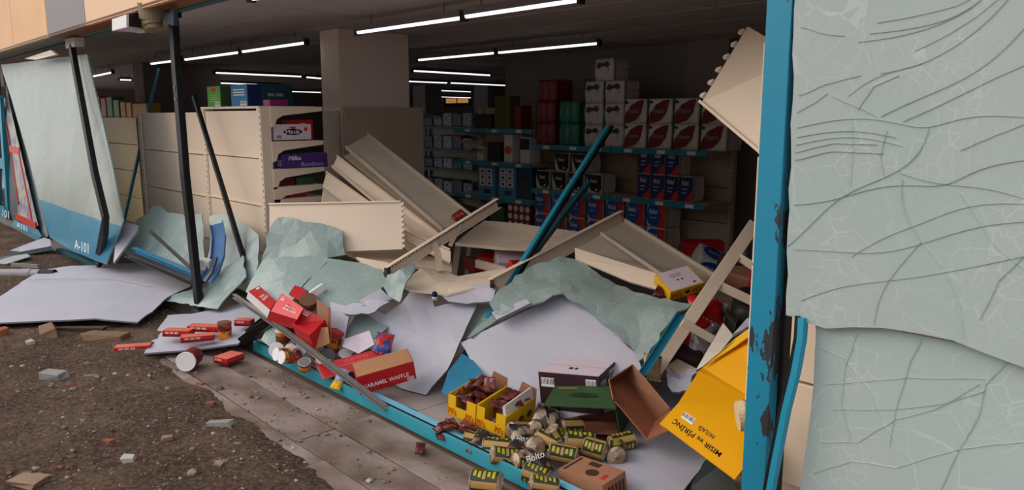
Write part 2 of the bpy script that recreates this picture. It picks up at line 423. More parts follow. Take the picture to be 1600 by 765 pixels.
# ---- columns
PLA = mat('cream_plaster', (236, 218, 204), .8, var=.05, scale=2)
PLAD = mat('grey_plaster', (140, 126, 116), .85, var=.06, scale=2)
def column(px, py, sx, sy, mt, z=CEIL):
    a = Zp(px, py, z)     # nearest top corner (+x, -y)
    return struct('column', MB().box((a.x-sx/2, a.y+sy/2, z/2), (sx, sy, z)), mt, bev=.008), a
colA, ca = column(527, 44, .36, .86, PLA)
column(222, 98, .5, 1.3, PLAD)
for px, py in ((664, 133), (762, 132), (1116, 66)):
    if px < 1000: column(px, py, .6, .6, mat('pale_grey_plaster', (170, 170, 172), .8))
# far window behind the aisles, its daylight put into the panes as glow
aw = Yp(709, 157, 21.9)
w1 = struct('window_1', MB().box((aw.x, 22.13, aw.z), (1.9, .06, .5)), BLACK)
for k in (-1, 1): MB().box((aw.x+k*.42, 22.08, aw.z), (.74, .02, .22)).build('pane', mat('far_lit_pane', (216, 160, 96), .4, emit=.45), w1)
# ================================================================ FASCIA
FASC = thing('fascia', None, None, (-7, 2.1, 2.4), kind='structure')
OCH = mat('ochre_cladding', (226, 172, 92), .42, var=.06, scale=1.2, rgb2=(206, 150, 84))
OCHP = mat('peach_cladding', (228, 186, 142), .45, var=.05, scale=1.2)
GREYC = mat('grey_cladding', (128, 122, 124), .5, var=.12, scale=2)
FYF = 1.98        # cladding face
def fas(px0, py0, px1, py1, mt, name='cladding_panel'):
    a = Yp(px0, py0, FYF); b = Yp(px1, py1, FYF)
    MB().box(((a.x+b.x)/2, FYF+.02, 3.0), (abs(b.x-a.x)-.012, .04, 1.25)).build(name, mt, FASC, bev=.004)
fas(-160, 115, 22, 75, OCH); fas(22, 75, 75, 57, OCH); fas(75, 57, 134, 38, GREYC); fas(134, 38, 300, -6, OCHP); fas(300, -6, 700, -110, OCHP)
MB().box((-14, 2.09, 2.392), (10.0, .22, .02)).build('soffit_strip', mat('soffit_grey', (158, 150, 140), .6, var=.2, scale=2), FASC)
MB().box((-3.5, 2.09, 2.392), (10.9, .22, .02)).build('soffit_strip', mat('soffit_copper', (150, 84, 40), .5, var=.2, scale=3), FASC)
MB().box((-6, 2.235, 2.42), (26, .07, .10)).build('head_rail', TEALD, FASC, bev=.004)
# ================================================================ CEILING LIGHTS
TUBE = mat('lit_tube', (250, 250, 255), .3, var=0, emit=1.5)
LHOUS = mat('lamp_housing', (120, 116, 114), .5)
LZ = 2.33
LIGHTS = [((560, 50), (722, 27), 'nearest the column, left tube of the long row'), ((729, 25), (905, -1), 'reaching the top edge right of the column'), ((237, 99), (283, 93), 'short left tube of the row behind the black post'),
 ((290, 92.5), (375, 81), 'middle tube of the row left of the column'), ((380, 80), (478, 66), 'right tube of the row left of the column'),
 ((655, 93), (774, 82), 'right of the column, left tube of the second row'), ((780, 81.5), (935, 67), 'right tube of the second row above the toilet paper'),
 ((336, 113), (470, 119), 'above the cartons on the left gondola'), ((477, 120), (501, 122), 'half hidden by the cream column'), ((645, 110), (765, 117), 'upper of the far pair right of the column'),
 ((636, 126.5), (698, 129), 'left half of the lower far row'), ((703, 129), (789, 133), 'right half of the lower far row'), ((292, 127), (319, 128), 'small tube beside the black post'),
 ((325, 128.5), (438, 133), 'low tube just over the green carton'), ((425, 142), (447, 142.5), 'tiny left tube low behind cartons'), ((452, 142.5), (501, 144), 'tiny right tube low by the column'),
 ((685, 141), (735, 143), 'small tube between the far columns'), ((687, 151), (735, 152.5), 'lowest tube between the far columns'), ((145, 119), (176, 112.5), 'far left tube beside the leaning pane'), ((187, 124), (205, 124.5), 'tiny tube left of the grey column'),
 ((395, -4), (450, -10), 'cut by the top edge above the column')]
for p0, p1, where in LIGHTS:
    a = Zp(*p0, LZ); b = Zp(*p1, LZ); d = (b-a).normalized(); c = (a+b)/2
    t = thing('tube_light', 'lit white ceiling tube ' + where, 'light', (c.x, c.y, LZ), 'ceiling tube lights')
    side = Vector((-d.y, d.x, 0))
    MB().sweep([a+Vector((0, 0, .03)), b+Vector((0, 0, .03))], RECT(.05, .06), side=(0, 0, 1)).build('housing', LHOUS, t)
    MB().cyl(a, b, .019, n=10).build('tube', TUBE, t)
    for e, s in ((a, -1), (b, 1)): MB().sweep([e, e+d*s*.03], RECT(.06, .05)).build('end_cap', BLACK, t)
    for q in (.15, .85):
        e = a.lerp(b, q); MB().cyl(e+Vector((0, 0, .05)), Vector((e.x, e.y, CEIL+.01)), .006, n=6).build('hanger', LHOUS, t)
# ================================================================ SHOP FRONT: posts, rails, panes
def post(name, label, path, w, d, mt, side=(1, 0, 0), cat='post', parts=None):
    base = Vector(path[-1]); t = thing(name, label, cat, (base.x, base.y, base.z))
    MB().sweep(path, RECT(w, d), side=side).build('shaft', mt, t, bev=.003)
    return t
# teal corner post on the right with scraped paint
TEALW = bpy.data.materials.new('scraped_teal_paint'); TEALW.use_nodes = True
def tealw():
    nt = TEALW.node_tree; b = nt.nodes['Principled BSDF']; N = nt.nodes.new; L = nt.links.new
    tc = N('ShaderNodeTexCoord'); P = tc.outputs['Object']
    mp = N('ShaderNodeMapping'); mp.inputs['Scale'].default_value = (1.0, 1.0, .34); L(P, mp.inputs['Vector'])
    n = N('ShaderNodeTexNoise'); n.inputs['Scale'].default_value = 26; n.inputs['Detail'].default_value = 5; n.inputs['Roughness'].default_value = .62; L(mp.outputs[0], n.inputs['Vector'])
    sx = N('ShaderNodeSeparateXYZ'); L(P, sx.inputs[0])
    def bumpz(c, w, amp):
        s = N('ShaderNodeMath'); s.operation = 'SUBTRACT'; L(sx.outputs['Z'], s.inputs[0]); s.inputs[1].default_value = c
        a = N('ShaderNodeMath'); a.operation = 'ABSOLUTE'; L(s.outputs[0], a.inputs[0])
        r = N('ShaderNodeMapRange'); r.inputs[1].default_value = 0; r.inputs[2].default_value = w; r.inputs[3].default_value = amp; r.inputs[4].default_value = 0; L(a.outputs[0], r.inputs[0]); return r.outputs[0]
    acc = n.outputs['Fac']
    for c, w, amp in ((.90, .26, .30), (1.28, .10, .24), (.62, .10, .12)):
        ad = N('ShaderNodeMath'); ad.operation = 'ADD'; L(acc, ad.inputs[0]); L(bumpz(c, w, amp), ad.inputs[1]); acc = ad.outputs[0]
    # scrapes run down the edge nearest the pane
    ed = N('ShaderNodeMapRange'); ed.inputs[1].default_value = -.03; ed.inputs[2].default_value = .03; ed.inputs[3].default_value = -.14; ed.inputs[4].default_value = .05; L(sx.outputs['X'], ed.inputs[0])
    ad = N('ShaderNodeMath'); ad.operation = 'ADD'; L(acc, ad.inputs[0]); L(ed.outputs[0], ad.inputs[1]); acc = ad.outputs[0]
    g = N('ShaderNodeMath'); g.operation = 'GREATER_THAN'; g.inputs[1].default_value = .70; L(acc, g.inputs[0])
    mx = N('ShaderNodeMixRGB'); L(g.outputs[0], mx.inputs[0]); mx.inputs[1].default_value = lin((20, 126, 156)); mx.inputs[2].default_value = lin((48, 48, 54))
    L(mx.outputs[0], b.inputs['Base Color']); b.inputs['Roughness'].default_value = .45
tealw()
pa = Yp(1178, 380, 2.14); pb = Yp(1216, 380, 2.14)
t = thing('front_post', 'thick teal shop-front post with scraped paint beside the cracked pane', 'post', ((pa.x+pb.x)/2, 2.18, 0))
px = (pa.x+pb.x)/2
MB().box((px, 2.165, 1.19), (pb.x-pa.x, .05, 2.38)).build('post_face', TEALW, t, bev=.003)
MB().box((px+.016, 2.21, 1.19), (pb.x-pa.x-.004, .045, 2.38)).build('rubber_gasket', BLACK, t, bev=.003)  # black block forming the dark side of the post
PXR = px
# bent trim strip beside it
pts = [Yp(x, y, 2.13-.01*i) for i, (x, y) in enumerate([(1255, 496), (1253, 530), (1244, 580), (1229, 640), (1213, 720), (1200, 790), (1196, 830)])]
t = thing('trim_strip', 'bent teal trim strip peeled away at the foot of the cracked pane', 'trim', pts[-1])
MB().sweep(pts, RECT(.018, .03), side=(1, 0, 0)).build('strip_face', TEAL, t)
MB().sweep([p+Vector((-.018, .012, 0)) for p in pts], RECT(.014, .03), side=(1, 0, 0)).build('gasket', BLACK, t)
# cracked milky pane: hanging upper sheet and the sheet behind it
CRK1 = cracked('shattered_pane', (163, 172, 170), 6., rings=(((-.45, 0, .95), 42, .22, .62), ((.25, 0, .62), 38, .15, .6), ((.05, 0, 2.35), 11, .25, 1.4)), fine=22., strength=.55)
CRK2 = cracked('shattered_lower_pane', (164, 175, 172), 5., rings=(((.0, 0, .55), 34, .12, .6), ((-.5, 0, .3), 26, .2, .5)), fine=19., strength=.55)
y1 = 2.135
up = [Yp(x, y, y1) for x, y in ((1247, -170), (1228, 492), (1248, 497), (1262, 504), (1290, 513), (1330, 511), (1380, 512), (1440, 521), (1490, 532), (1540, 552), (1600, 574), (1700, 610), (1800, 640), (1800, -170))]
up[-2].x = 1.75; up[-1].x = 1.75; up[-2].z = .62; up.insert(-2, Vector((.6, y1, .70)))
for p in up: p.z = min(p.z, 2.37)
o = sheet('cracked_pane', up, [CRK1, mat('glass_edge', (120, 150, 146), .2)], 'upper sheet of milky cracked glass with a torn lower edge', 'glass pane', t=.010, cell=.09, crumple=.0015, jag=.004, seed=4, mi_edge=1)
PANE = o
lo = [Yp(x, y, 2.165) for x, y in ((1273, 490), (1275, 520), (1271, 600), (1262, 680), (1250, 765), (1240, 840), (1800, 900), (1800, 480))]
lo[-2].x = 1.75; lo[-1].x = 1.75; lo[-1].z = 1.0
for p in lo: p.z = max(p.z, .02)
sheet('cracked_pane', lo, [CRK2, MATS['glass_edge']], 'lower sheet of milky cracked glass set back behind the torn one', 'glass pane', t=.010, cell=.09, crumple=.0015, jag=.002, seed=9, mi_edge=1)
CRKM = mat('crack_ridge', (214, 224, 222), .3, var=.05); CRKD = mat('crack_shadow', (186, 198, 195), .3, var=.05)  # two ridge tones, the second a little greyer
cr = [[(1370, 35), (1420, 28), (1470, 16), (1500, 8), (1520, -4)], [(1358, 52), (1410, 48), (1460, 38), (1500, 24), (1530, 2)], [(1340, 66), (1400, 60), (1470, 40), (1520, 14), (1535, -4)],
 [(1430, 80), (1480, 56), (1530, 24), (1560, -3)], [(1375, 115), (1440, 104), (1500, 70), (1550, 28), (1575, -2)], [(1248, 150), (1290, 132), (1345, 118)], [(1245, 176), (1270, 162), (1293, 146)],
 [(1375, 182), (1430, 155), (1500, 130), (1560, 90), (1600, 44)], [(1410, 190), (1480, 160), (1540, 128), (1600, 102)], [(1325, 150), (1360, 122), (1400, 110), (1440, 100)], [(1340, 172), (1365, 135), (1405, 118)],
 [(1250, 42), (1290, 54), (1320, 56)], [(1245, 200), (1300, 186), (1370, 182), (1430, 200), (1452, 201), (1500, 184), (1540, 179), (1600, 183)], [(1452, 201), (1440, 240), (1405, 270), (1340, 292), (1300, 314), (1260, 360), (1230, 385)],
 [(1300, 150), (1370, 182)], [(1500, 235), (1540, 218), (1600, 194)], [(1240, 320), (1300, 316), (1350, 295), (1420, 284), (1480, 300), (1520, 260), (1600, 250)], [(1405, 270), (1460, 290), (1540, 290), (1600, 310)],
 [(1330, 400), (1380, 368), (1440, 350), (1480, 330), (1540, 315), (1600, 318)], [(1240, 390), (1310, 392), (1380, 400), (1450, 378), (1530, 350), (1600, 346)], [(1440, 378), (1420, 350), (1405, 310), (1410, 280)], [(1440, 378), (1480, 420), (1500, 470), (1505, 530)],
 [(1440, 378), (1390, 430), (1370, 470), (1365, 508)], [(1250, 470), (1310, 445), (1380, 440), (1460, 430), (1600, 400)], [(1500, 300), (1530, 340), (1545, 380), (1600, 420)], [(1530, 500), (1560, 440), (1600, 400)],
 [(1245, 215), (1300, 203), (1360, 205), (1400, 215)], [(1243, 226), (1300, 212), (1360, 214), (1410, 228)], [(1242, 238), (1300, 224), (1370, 226)], [(1242, 250), (1300, 236), (1380, 240)], [(1330, 190), (1332, 240), (1328, 290)], [(1385, 205), (1375, 245), (1380, 275)]]
for k, pl in enumerate(cr):
    P = [Yp(x, y, y1-.003) for x, y in pl]; Q = []
    for i in range(len(P)-1):
        for j in range(4): Q.append(P[i].lerp(P[i+1], j/4) + Vector((rnd.uniform(-1, 1), 0, rnd.uniform(-1, 1)))*.0012)
    Q.append(P[-1])
    if len(pl) > 3:   # soften the corners
        for _ in range(9): Q = [Q[0]] + [(Q[i-1]+Q[i]*2+Q[i+1])/4 for i in range(1, len(Q)-1)] + [Q[-1]]
    Q = [q for q in Q if q.z < 2.36]
    mbk = MB().sweep(Q, [(-.006, -.0003), (.0002, 0), (-.006, .0003)], side=(0, -1, 0))
    mbk.build('crack', CRKD if k % 3 else CRKM, PANE)
cr2 = [[(1278, 540), (1320, 560), (1360, 610), (1380, 660), (1400, 690)], [(1340, 520), (1322, 570), (1315, 630), (1330, 690)], [(1290, 600), (1350, 596), (1420, 590), (1540, 592)], [(1300, 640), (1400, 640), (1480, 630), (1540, 610)],
 [(1280, 690), (1340, 690), (1400, 655), (1460, 640), (1530, 600)], [(1540, 600), (1530, 650), (1500, 700), (1470, 765)], [(1540, 600), (1580, 560), (1600, 550)], [(1440, 530), (1420, 570), (1400, 640), (1390, 700)], [(1270, 740), (1330, 720), (1400, 730), (1500, 700), (1600, 690)]]
LOWP = bpy.data.objects['cracked_pane.001']
for k, pl in enumerate(cr2):
    P = [Yp(x, y, 2.162) for x, y in pl]; Q = []
    for i in range(len(P)-1):
        for j in range(4): Q.append(P[i].lerp(P[i+1], j/4) + Vector((rnd.uniform(-1, 1), 0, rnd.uniform(-1, 1)))*.0015)
    Q.append(P[-1])
    MB().sweep(Q, [(-.006, -.0003), (.0002, 0), (-.006, .0003)], side=(0, -1, 0)).build('crack', CRKD if k % 2 else CRKM, LOWP)
# base rail along the sill
a = Zp(392, 548, .0); t = thing('base_rail', 'long teal sill rail running along the shop-front foot', 'rail', (-3.3, 2.17, 0))
x0 = a.x
MB().box(((x0-1.25)/2, 2.168, .035), (-1.25-x0, .012, .07)).build('front_face', mat('sill_teal', (58, 156, 176), .45, var=.15, scale=5), t, bev=.002)
MB().box(((x0-1.25)/2, 2.205, .066), (-1.25-x0, .062, .01)).build('top_plate', BLUEL, t, bev=.002)  # paler than the front face: reflected light put into the colour
MB().box(((x0-1.25)/2, 2.178, .074), (-1.25-x0, .008, .006)).build('groove_seal', BLACK, t)  # raised black strip standing for the dark groove
MB().box(((x0-1.25)/2, 2.24, .03), (-1.25-x0, .012, .06)).build('rear_face', TEALD, t)
# pale strip sprung off the rail
pts = DL((537, 604, 4.6), (575, 622, 4.42), (620, 643, 4.2), (668, 668, 3.98), (730, 700, 3.72))
tag(MB().sweep(pts, UCH(.03, .018, .004), side=(0, 0, 1)).build('trim_strip', BLUEL), 'pale blue channel strip lying along the inside of the sill rail', 'trim')
# left sill rail under the leaning pane
pts = [Zp(92, 391, .03), Zp(125, 402, .03), Zp(152, 414, .03)]
tag(MB().sweep(pts, RECT(.05, .06)).build('base_rail', TEALD), 'short dusty teal rail on the soil below the leaning A-101 pane', 'rail')
# bent black posts
p = [Yp(270, 14, 2.22), Yp(276, 110, 2.21), Yp(287, 245, 2.19), Yp(289, 272, 2.19), Yp(300, 370, 2.22), D(312, 484, 6.15)]
t = post('bent_post', 'thick black front post, buckled halfway, standing by the big white board', p, .085, .05, BLACK)
MB().box(p[-1]+Vector((0, 0, -.02)), (.11, .09, .05)).build('foot_bracket', STEEL, t)
MB().box(p[0]+Vector((0, 0, -.03)), (.10, .09, .07)).build('head_bracket', BLACK, t)
for q in (.2, .33): 
    c = p[1].lerp(p[2], q); MB().cyl(c+Vector((0, -.03, 0)), c+Vector((0, -.022, 0)), .012, n=8).build('screw', STEEL, t)
p = [Yp(112, 72, 2.16), Yp(126, 150, 2.12), Yp(148, 270, 2.02), Yp(165, 340, 1.98), Yp(163, 362, 2.0), Yp(153, 412, 2.12)]
t = post('bent_post', 'slim black post kinked near its foot in front of the leaning pane', p, .075, .05, BLACK)
MB().box(p[0]+Vector((0, .03, .03)), (.34, .09, .09)).build('head_bracket', mat('torn_white_mount', (190, 184, 176), .6), t)
p = [D(303, 150, 6.9), D(345, 285, 6.55), D(391, 437, 6.1), D(400, 466, 6.02), D(424, 545, 5.8)]
t = thing('leaning_bar', 'thin black glazing bar leaning against the beige gondola back', 'bar', p[-1])
MB().sweep(p, UCH(.04, .03, .008), side=(1, 0, 0)).build('channel', BLACK, t)
MB().sweep([q+Vector((.012, -.018, 0)) for q in p], RECT(.006, .006), side=(1, 0, 0)).build('bright_edge', STEEL, t)
p = [D(247, 108, 10.6), D(193, 346, 8.6), D(178, 410, 8.15)]
tag(MB().sweep(p, RECT(.035, .03), side=(1, 0, 0)).build('leaning_bar', TEAL), 'long thin teal bar leaning left of the beige gondola', 'bar')
# teal bar pair leaning in the middle of the heap
p1 = DL((951, 197, 5.35), (885, 300, 5.2), (838, 375, 5.0), (797, 440, 4.85), (775, 475, 4.78), (716, 572, 4.75)); p2 = DL((920, 285, 5.5), (880, 335, 5.3), (842, 385, 5.05), (800, 440, 4.92), (778, 475, 4.86), (722, 568, 4.8))
t = thing('leaning_bar', 'long teal glazing bar sticking up from the heap before the toilet paper', 'bar', p1[-1])
MB().sweep(p1, RECT(.032, .03), side=(1, 0, 0)).build('bar_face', TEAL, t)
MB().sweep([q+Vector((.02, .02, 0)) for q in p1], RECT(.012, .02), side=(1, 0, 0)).build('gasket', BLACK, t)
t = thing('leaning_bar', 'shorter dark teal bar crossing behind the long teal glazing bar', 'bar', p2[-1])
MB().sweep(p2, RECT(.042, .028), side=(1, 0, 0)).build('bar_face', mat('dark_teal_paint', (22, 70, 80), .4), t)
# panes on the left
pl = [Yp(2, 101, 2.22), Yp(136, 85, 2.22), Yp(160, 190, 2.2), Yp(193, 345, 2.12), Yp(166, 413, 2.06), Yp(118, 394, 2.04), Yp(77, 371, 2.06), Yp(40, 230, 2.16)]
o = sheet('leaning_glass_sheet', pl, [GLASSB, MATS['glass_edge']], 'large milky pane with a blue A-101 band leaning out at the left', 'glass pane', t=.012, cell=.25, crumple=.02, seed=2, mi_edge=1, freq=1.)
text(o, 'A-101', Yp(118, 388, 1.98), Yp(140, 396, 1.98)-Yp(118, 388, 1.98), Yp(118, 373, 1.98)-Yp(118, 388, 1.98), WHITEP, depth=.01)
pl = [Yp(4, 118, 2.5), Yp(40, 230, 2.42), Yp(75, 368, 2.3), Yp(64, 380, 2.28), Yp(26, 350, 2.3), Yp(42, 318, 2.34), Yp(30, 240, 2.42), Yp(12, 160, 2.48)]
o = sheet('leaning_glass_sheet', pl, [GLASS, MATS['glass_edge']], 'narrow leaning pane with a red-framed poster at the far left', 'glass pane', t=.012, cell=.3, crumple=.0, seed=5, mi_edge=1)
e = Vector((0, -.06, .0))
POST = mat('faded_poster_print', (176, 170, 160), .5, rgb2=(120, 128, 150), thr=(.42, .55), scale=7)
MB().slab([Yp(x, y, yy)+e for x, y, yy in ((11, 150, 2.48), (22, 160, 2.47), (68, 352, 2.31), (35, 338, 2.33), (36, 318, 2.34), (26, 228, 2.42))], .004).build('poster', POST, o)
e2 = e*1.25
for a, b, w in (((24, 232, 2.42), (40, 236, 2.41), .10), ((34, 337, 2.33), (66, 352, 2.31), .09), ((38, 236, 2.41), (60, 346, 2.32), .06), ((26, 236, 2.42), (38, 318, 2.34), .04), ((14, 160, 2.48), (24, 228, 2.42), .04)):
    MB().sweep([Yp(*a)+e2, Yp(*b)+e2], RECT(w, .01), side=(.3, 0, 1)).build('red_border', REDP, o)
MB().slab([Yp(x, y, yy)+e for x, y, yy in ((31, 343, 2.32), (68, 358, 2.30), (74, 368, 2.29), (64, 378, 2.28), (26, 352, 2.3))], .006).build('blue_band', mat('blue_film', (66, 140, 168), .4), o)
text(o, 'A101', Yp(40, 353, 2.3)+e2*1.2, Yp(57, 361, 2.3)-Yp(40, 353, 2.3), Yp(40, 345, 2.3)-Yp(40, 353, 2.3), WHITEP, depth=.02)
t = thing('shop_door', 'blue framed glass door at the far left edge', 'door', Yp(8, 348, 2.35))
for a, b, w in (((1, 150), (14, 336), .16), ((-14, 120), (-14, 340), .2), ((-20, 252), (9, 256), .16)):
    MB().sweep([Yp(*a, 2.35), Yp(*b, 2.35)], RECT(w, .05), side=(1, 0, .01) if a[0] != -20 else (0, 0, 1)).build('frame_bar', TEAL, t)
MB().slab([Yp(x, y, 2.35) for x, y in ((-20, 318), (12, 322), (17, 349), (-20, 346))], .05).build('kick_panel', mat('blue_kick_panel', (40, 130, 160), .4), t)
text(t, '101', Yp(4, 338, 2.3), Yp(14, 342, 2.3)-Yp(4, 338, 2.3), Yp(4, 326, 2.3)-Yp(4, 338, 2.3), WHITEP)
MB().slab([Yp(x, y, 2.42) for x, y in ((-30, 110), (0, 112), (12, 330), (-30, 335))], .01).build('glass', mat('dark_door_glass', (40, 52, 56), .1), t)
pl = [Yp(9, 128, 2.4), Yp(17, 170, 2.4), Yp(40, 315, 2.32), Yp(24, 357, 2.24), Yp(16, 330, 2.3), Yp(13, 240, 2.4)]
tag(sheet_mb(pl, t=.05, cell=.3, seed=6).build('dark_side_screen', mat('dark_gasket_panel', (52, 60, 60), .5)), 'dark narrow panel edge between blue door and poster pane', 'panel')
# torn box and pipe stub under the fascia
t = thing('torn_duct_box', 'torn white sheet-metal box hanging under the fascia', 'box', Yp(205, 47, 2.0))
a0, a1 = Yp(175, 30, 1.86), Yp(199, 22, 1.86); b0, b1 = Yp(175, 47, 1.86), Yp(199, 41, 1.86)
MB().slab([b0, b1, a1, a0], .008).build('end_plate', WHITEP, t)
MB().slab([b0, b1, Yp(234, 47, 2.12), Yp(222, 51, 2.12), Yp(205, 49, 2.1)], .006).build('bottom_plate', LILAC, t)
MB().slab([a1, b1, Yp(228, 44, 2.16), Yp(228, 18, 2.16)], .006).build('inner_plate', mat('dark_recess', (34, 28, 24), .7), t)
t = thing('pipe_stub', 'dirty beige pipe stub beneath the copper soffit', 'pipe', Yp(238, 48, 2.06))
for (a, b, ra, rb, nm) in (((236, 6), (237, 31), .095, .085, 'elbow'), ((237, 30), (239, 41), .075, .075, 'collar'), ((239, 41), (240, 47), .065, .065, 'socket')):
    MB().cyl(Yp(*a, 2.06), Yp(*b, 2.06), ra, rb, n=18).build(nm, mat('stained_beige_pipe', (150, 132, 104), .6, var=.4, scale=9), t, smooth=False)
pl = [Yp(43, 92, 2.12), Yp(84, 79, 2.1), Yp(92, 86, 2.1), Yp(60, 94, 2.1)]
tag(MB().slab(pl, .03).build('torn_plate', CREAM), 'cream scrap plate wedged above the leaning pane', 'scrap')
tag(MB().slab([Yp(257, 20, 2.1), Yp(257, 36, 2.1), Yp(271, 40, 2.1), Yp(271, 14, 2.1)], .03).build('mount_plate', mat('blue_grey_plate', (58, 76, 92), .5)), 'blue-grey mounting plate at the head of the thick black post', 'plate')
# ================================================================ SHELVING THAT STILL STANDS
SLOT = mat('slot_shadow', (60, 52, 46), .8)
def slots(parent, a, b, n, off, w=.008, h=.02, mt=None):
    mb = MB(); d = (b-a)
    ax = d.normalized(); sd = ax.cross(Vector(off).normalized()).normalized()
    for i in range(n):
        c = a + d*((i+.5)/n) + Vector(off)
        mb.hexa([c+sd*x*w/2+ax*y*h/2 for x, y in ((-1, -1), (1, -1), (1, 1), (-1, 1))], [c+Vector(off).normalized()*.0015+sd*x*w/2+ax*y*h/2 for x, y in ((-1, -1), (1, -1), (1, 1), (-1, 1))])
    o = mb.build('slot_row', mt or SLOT, parent); o['kind'] = 'stuff'; return o
def upright(parent, x, y, z0, z1, w=.06, d=.08, mt=None, sl=True, sgn=-1):
    o = MB().box((x, y, (z0+z1)/2), (w, d, z1-z0)).build('upright', mt or BEIGE, parent, bev=.004)
    if sl: slots(o, Vector((x+w*.3, y, z0)), Vector((x+w*.3, y, z1)), int((z1-z0)/.05), (0, sgn*(d/2+.0005), 0))
    return o
def bracket(parent, x, y, z, L, mt=None, th=.022, dirn=(0, 1, 0)):
    d = Vector(dirn); s = Vector((0, 0, 1)); n = d.cross(s)
    o = Vector((x, y, z)); prof = [(0, 0), (L, 0), (L, -.035), (L*.72, -.05), (L*.22, -.075), (.05, -.105), (.03, -.16), (0, -.17)]
    A = [o+d*a+s*b+n*th/2 for a, b in prof]; mb = MB().slab(A, th) ; br = mb.build('bracket', mt or BEIGE, parent)
    for k in (.80, .90):
        c = o+d*(L*k)+s*(-.02)+n*(th/2+.001); MB().hexa([c+d*a+s*b for a, b in ((-.018, -.005), (.018, -.005), (.018, .005), (-.018, .005))], [c+n*.001*(1 if n.x > 0 else 1)+d*a+s*b for a, b in ((-.018, -.005), (.018, -.005), (.018, .005), (-.018, .005))]).build('slot', SLOT, br)
    return br
GY = 2.86
gx = [Yp(222, 170, GY).x, Yp(323, 170, GY).x, Yp(411, 168, GY).x]
GH = 1.66
t = thing('gondola', 'tall beige gondola with closed back panels standing behind the black posts', 'shelving', ((gx[0]+gx[2])/2, GY, 0))
for i, x in enumerate(gx): upright(t, x, GY, 0, GH if i else GH-.02, w=.075, d=.09)
for i in range(2):
    zt = GH-.02 if i else GH-.03
    for k in range(4):
        z1 = zt-k*.4; z0 = z1-.39
        x0, x1 = gx[i]+.04, gx[i+1]-.04
        b = MB().box(((x0+x1)/2, GY-.02, (z0+z1)/2), (x1-x0, .022, z1-z0)); b.build('back_panel', BEIGE, t, bev=.004)
        MB().box(((x0+x1)/2, GY-.036, z0+.004), (x1-x0, .014, .010)).build('panel_lip', BEIGE, t)
MB().box(((gx[1]+gx[2])/2-.02, GY+.2, GH+.008), (gx[2]-gx[1]+.08, .5, .02)).build('top_shelf', BEIGE, t, bev=.003)
LV = [(166, .0), (221, 0), (264, 0), (292, 0), (311, 0)]
lz = [Yp(440, y, GY+.1).z for y, _ in LV]
for i, z in enumerate(lz):
    bracket(t, gx[2]+.02, GY+.04, z, .47)
    if i: MB().box(((gx[1]+gx[2])/2, GY+.28, z-.012), (gx[2]-gx[1]-.02, .46, .024)).build('shelf', BEIGE, t, bev=.003)
MB().box(((gx[1]+gx[2])/2, GY+.26, .09), (gx[2]-gx[1], .46, .18)).build('plinth', BEIGE, t)
GOND = t
# product boxes left on its end
def product(name, label, cat, c, d, mt, rot=0., group=None, bev=.002):
    t = thing(name, label, cat, Vector(c)-Vector((0, 0, d[2]/2)), group)
    M_ = Matrix.Translation(Vector(c)) @ Matrix.Rotation(rot, 4, 'Z')
    mb = MB(); mb.box((0, 0, 0), d); mb.v = [M_ @ p for p in mb.v]; mb.build('carton', mt, t, bev=bev)
    return t, M_
sx = gx[2]+.02
t, Mx = product('wafer_carton', 'white oblong carton with a dark oval name on the top gondola shelf', 'carton', (sx-.05, GY+.24, lz[1]+.075), (.12, .34, .13), LILAC)
q = facequad(Mx, (.12, .34, .13), 'right'); patch(t, q, .25, .75, .3, .72, INK, shape='oval'); text_on(t, q, 'Minik', .3, .7, .38, .64, WHITEP, depth=.003)
patch(t, q, .06, .2, .1, .3, mat('grey_print', (150, 146, 160), .5)); patch(t, q, .8, .9, .55, .8, REDP, shape='oval'); patch(t, q, .4, .6, .72, .85, REDP, shape='oval')
t, Mx = product('red_carton', 'red carton standing behind the white wafer carton', 'carton', (sx-.13, GY+.36, lz[1]+.09), (.1, .24, .17), REDC)
q = facequad(Mx, (.1, .24, .17), 'right'); patch(t, q, .4, .8, .5, .85, FILM, shape='oval')
t, Mx = product('chocolate_carton', 'purple oblong carton lettered in white on the middle gondola shelf', 'carton', (sx-.03, GY+.33, lz[2]+.062), (.14, .42, .12), PURPLE)
q = facequad(Mx, (.14, .42, .12), 'right'); text_on(t, q, 'Milka', .12, .4, .55, .85, WHITEP, depth=.002, shear=.2); text_on(t, q, 'Bonibon', .4, .9, .1, .4, mat('lilac_print', (170, 150, 210), .5), depth=.002)
q = facequad(Mx, (.14, .42, .12), 'front'); patch(t, q, .2, .8, .1, .6, mat('lilac_print', (170, 150, 210), .5))
for i, (nm, lab, mt, dy, w, z) in enumerate((('snack_box', 'dark red snack box low on the gondola end', REDD, .16, .2, lz[3]), ('snack_box', 'dark green snack box beside the red one low on the gondola', GREEN, .36, .16, lz[3]), ('snack_box', 'brick red box on the lowest open gondola shelf', REDP, .22, .3, lz[4]))):
    product(nm, lab, 'box', (sx-.12, GY+dy, z+.035), (.16, w, .065), mt)
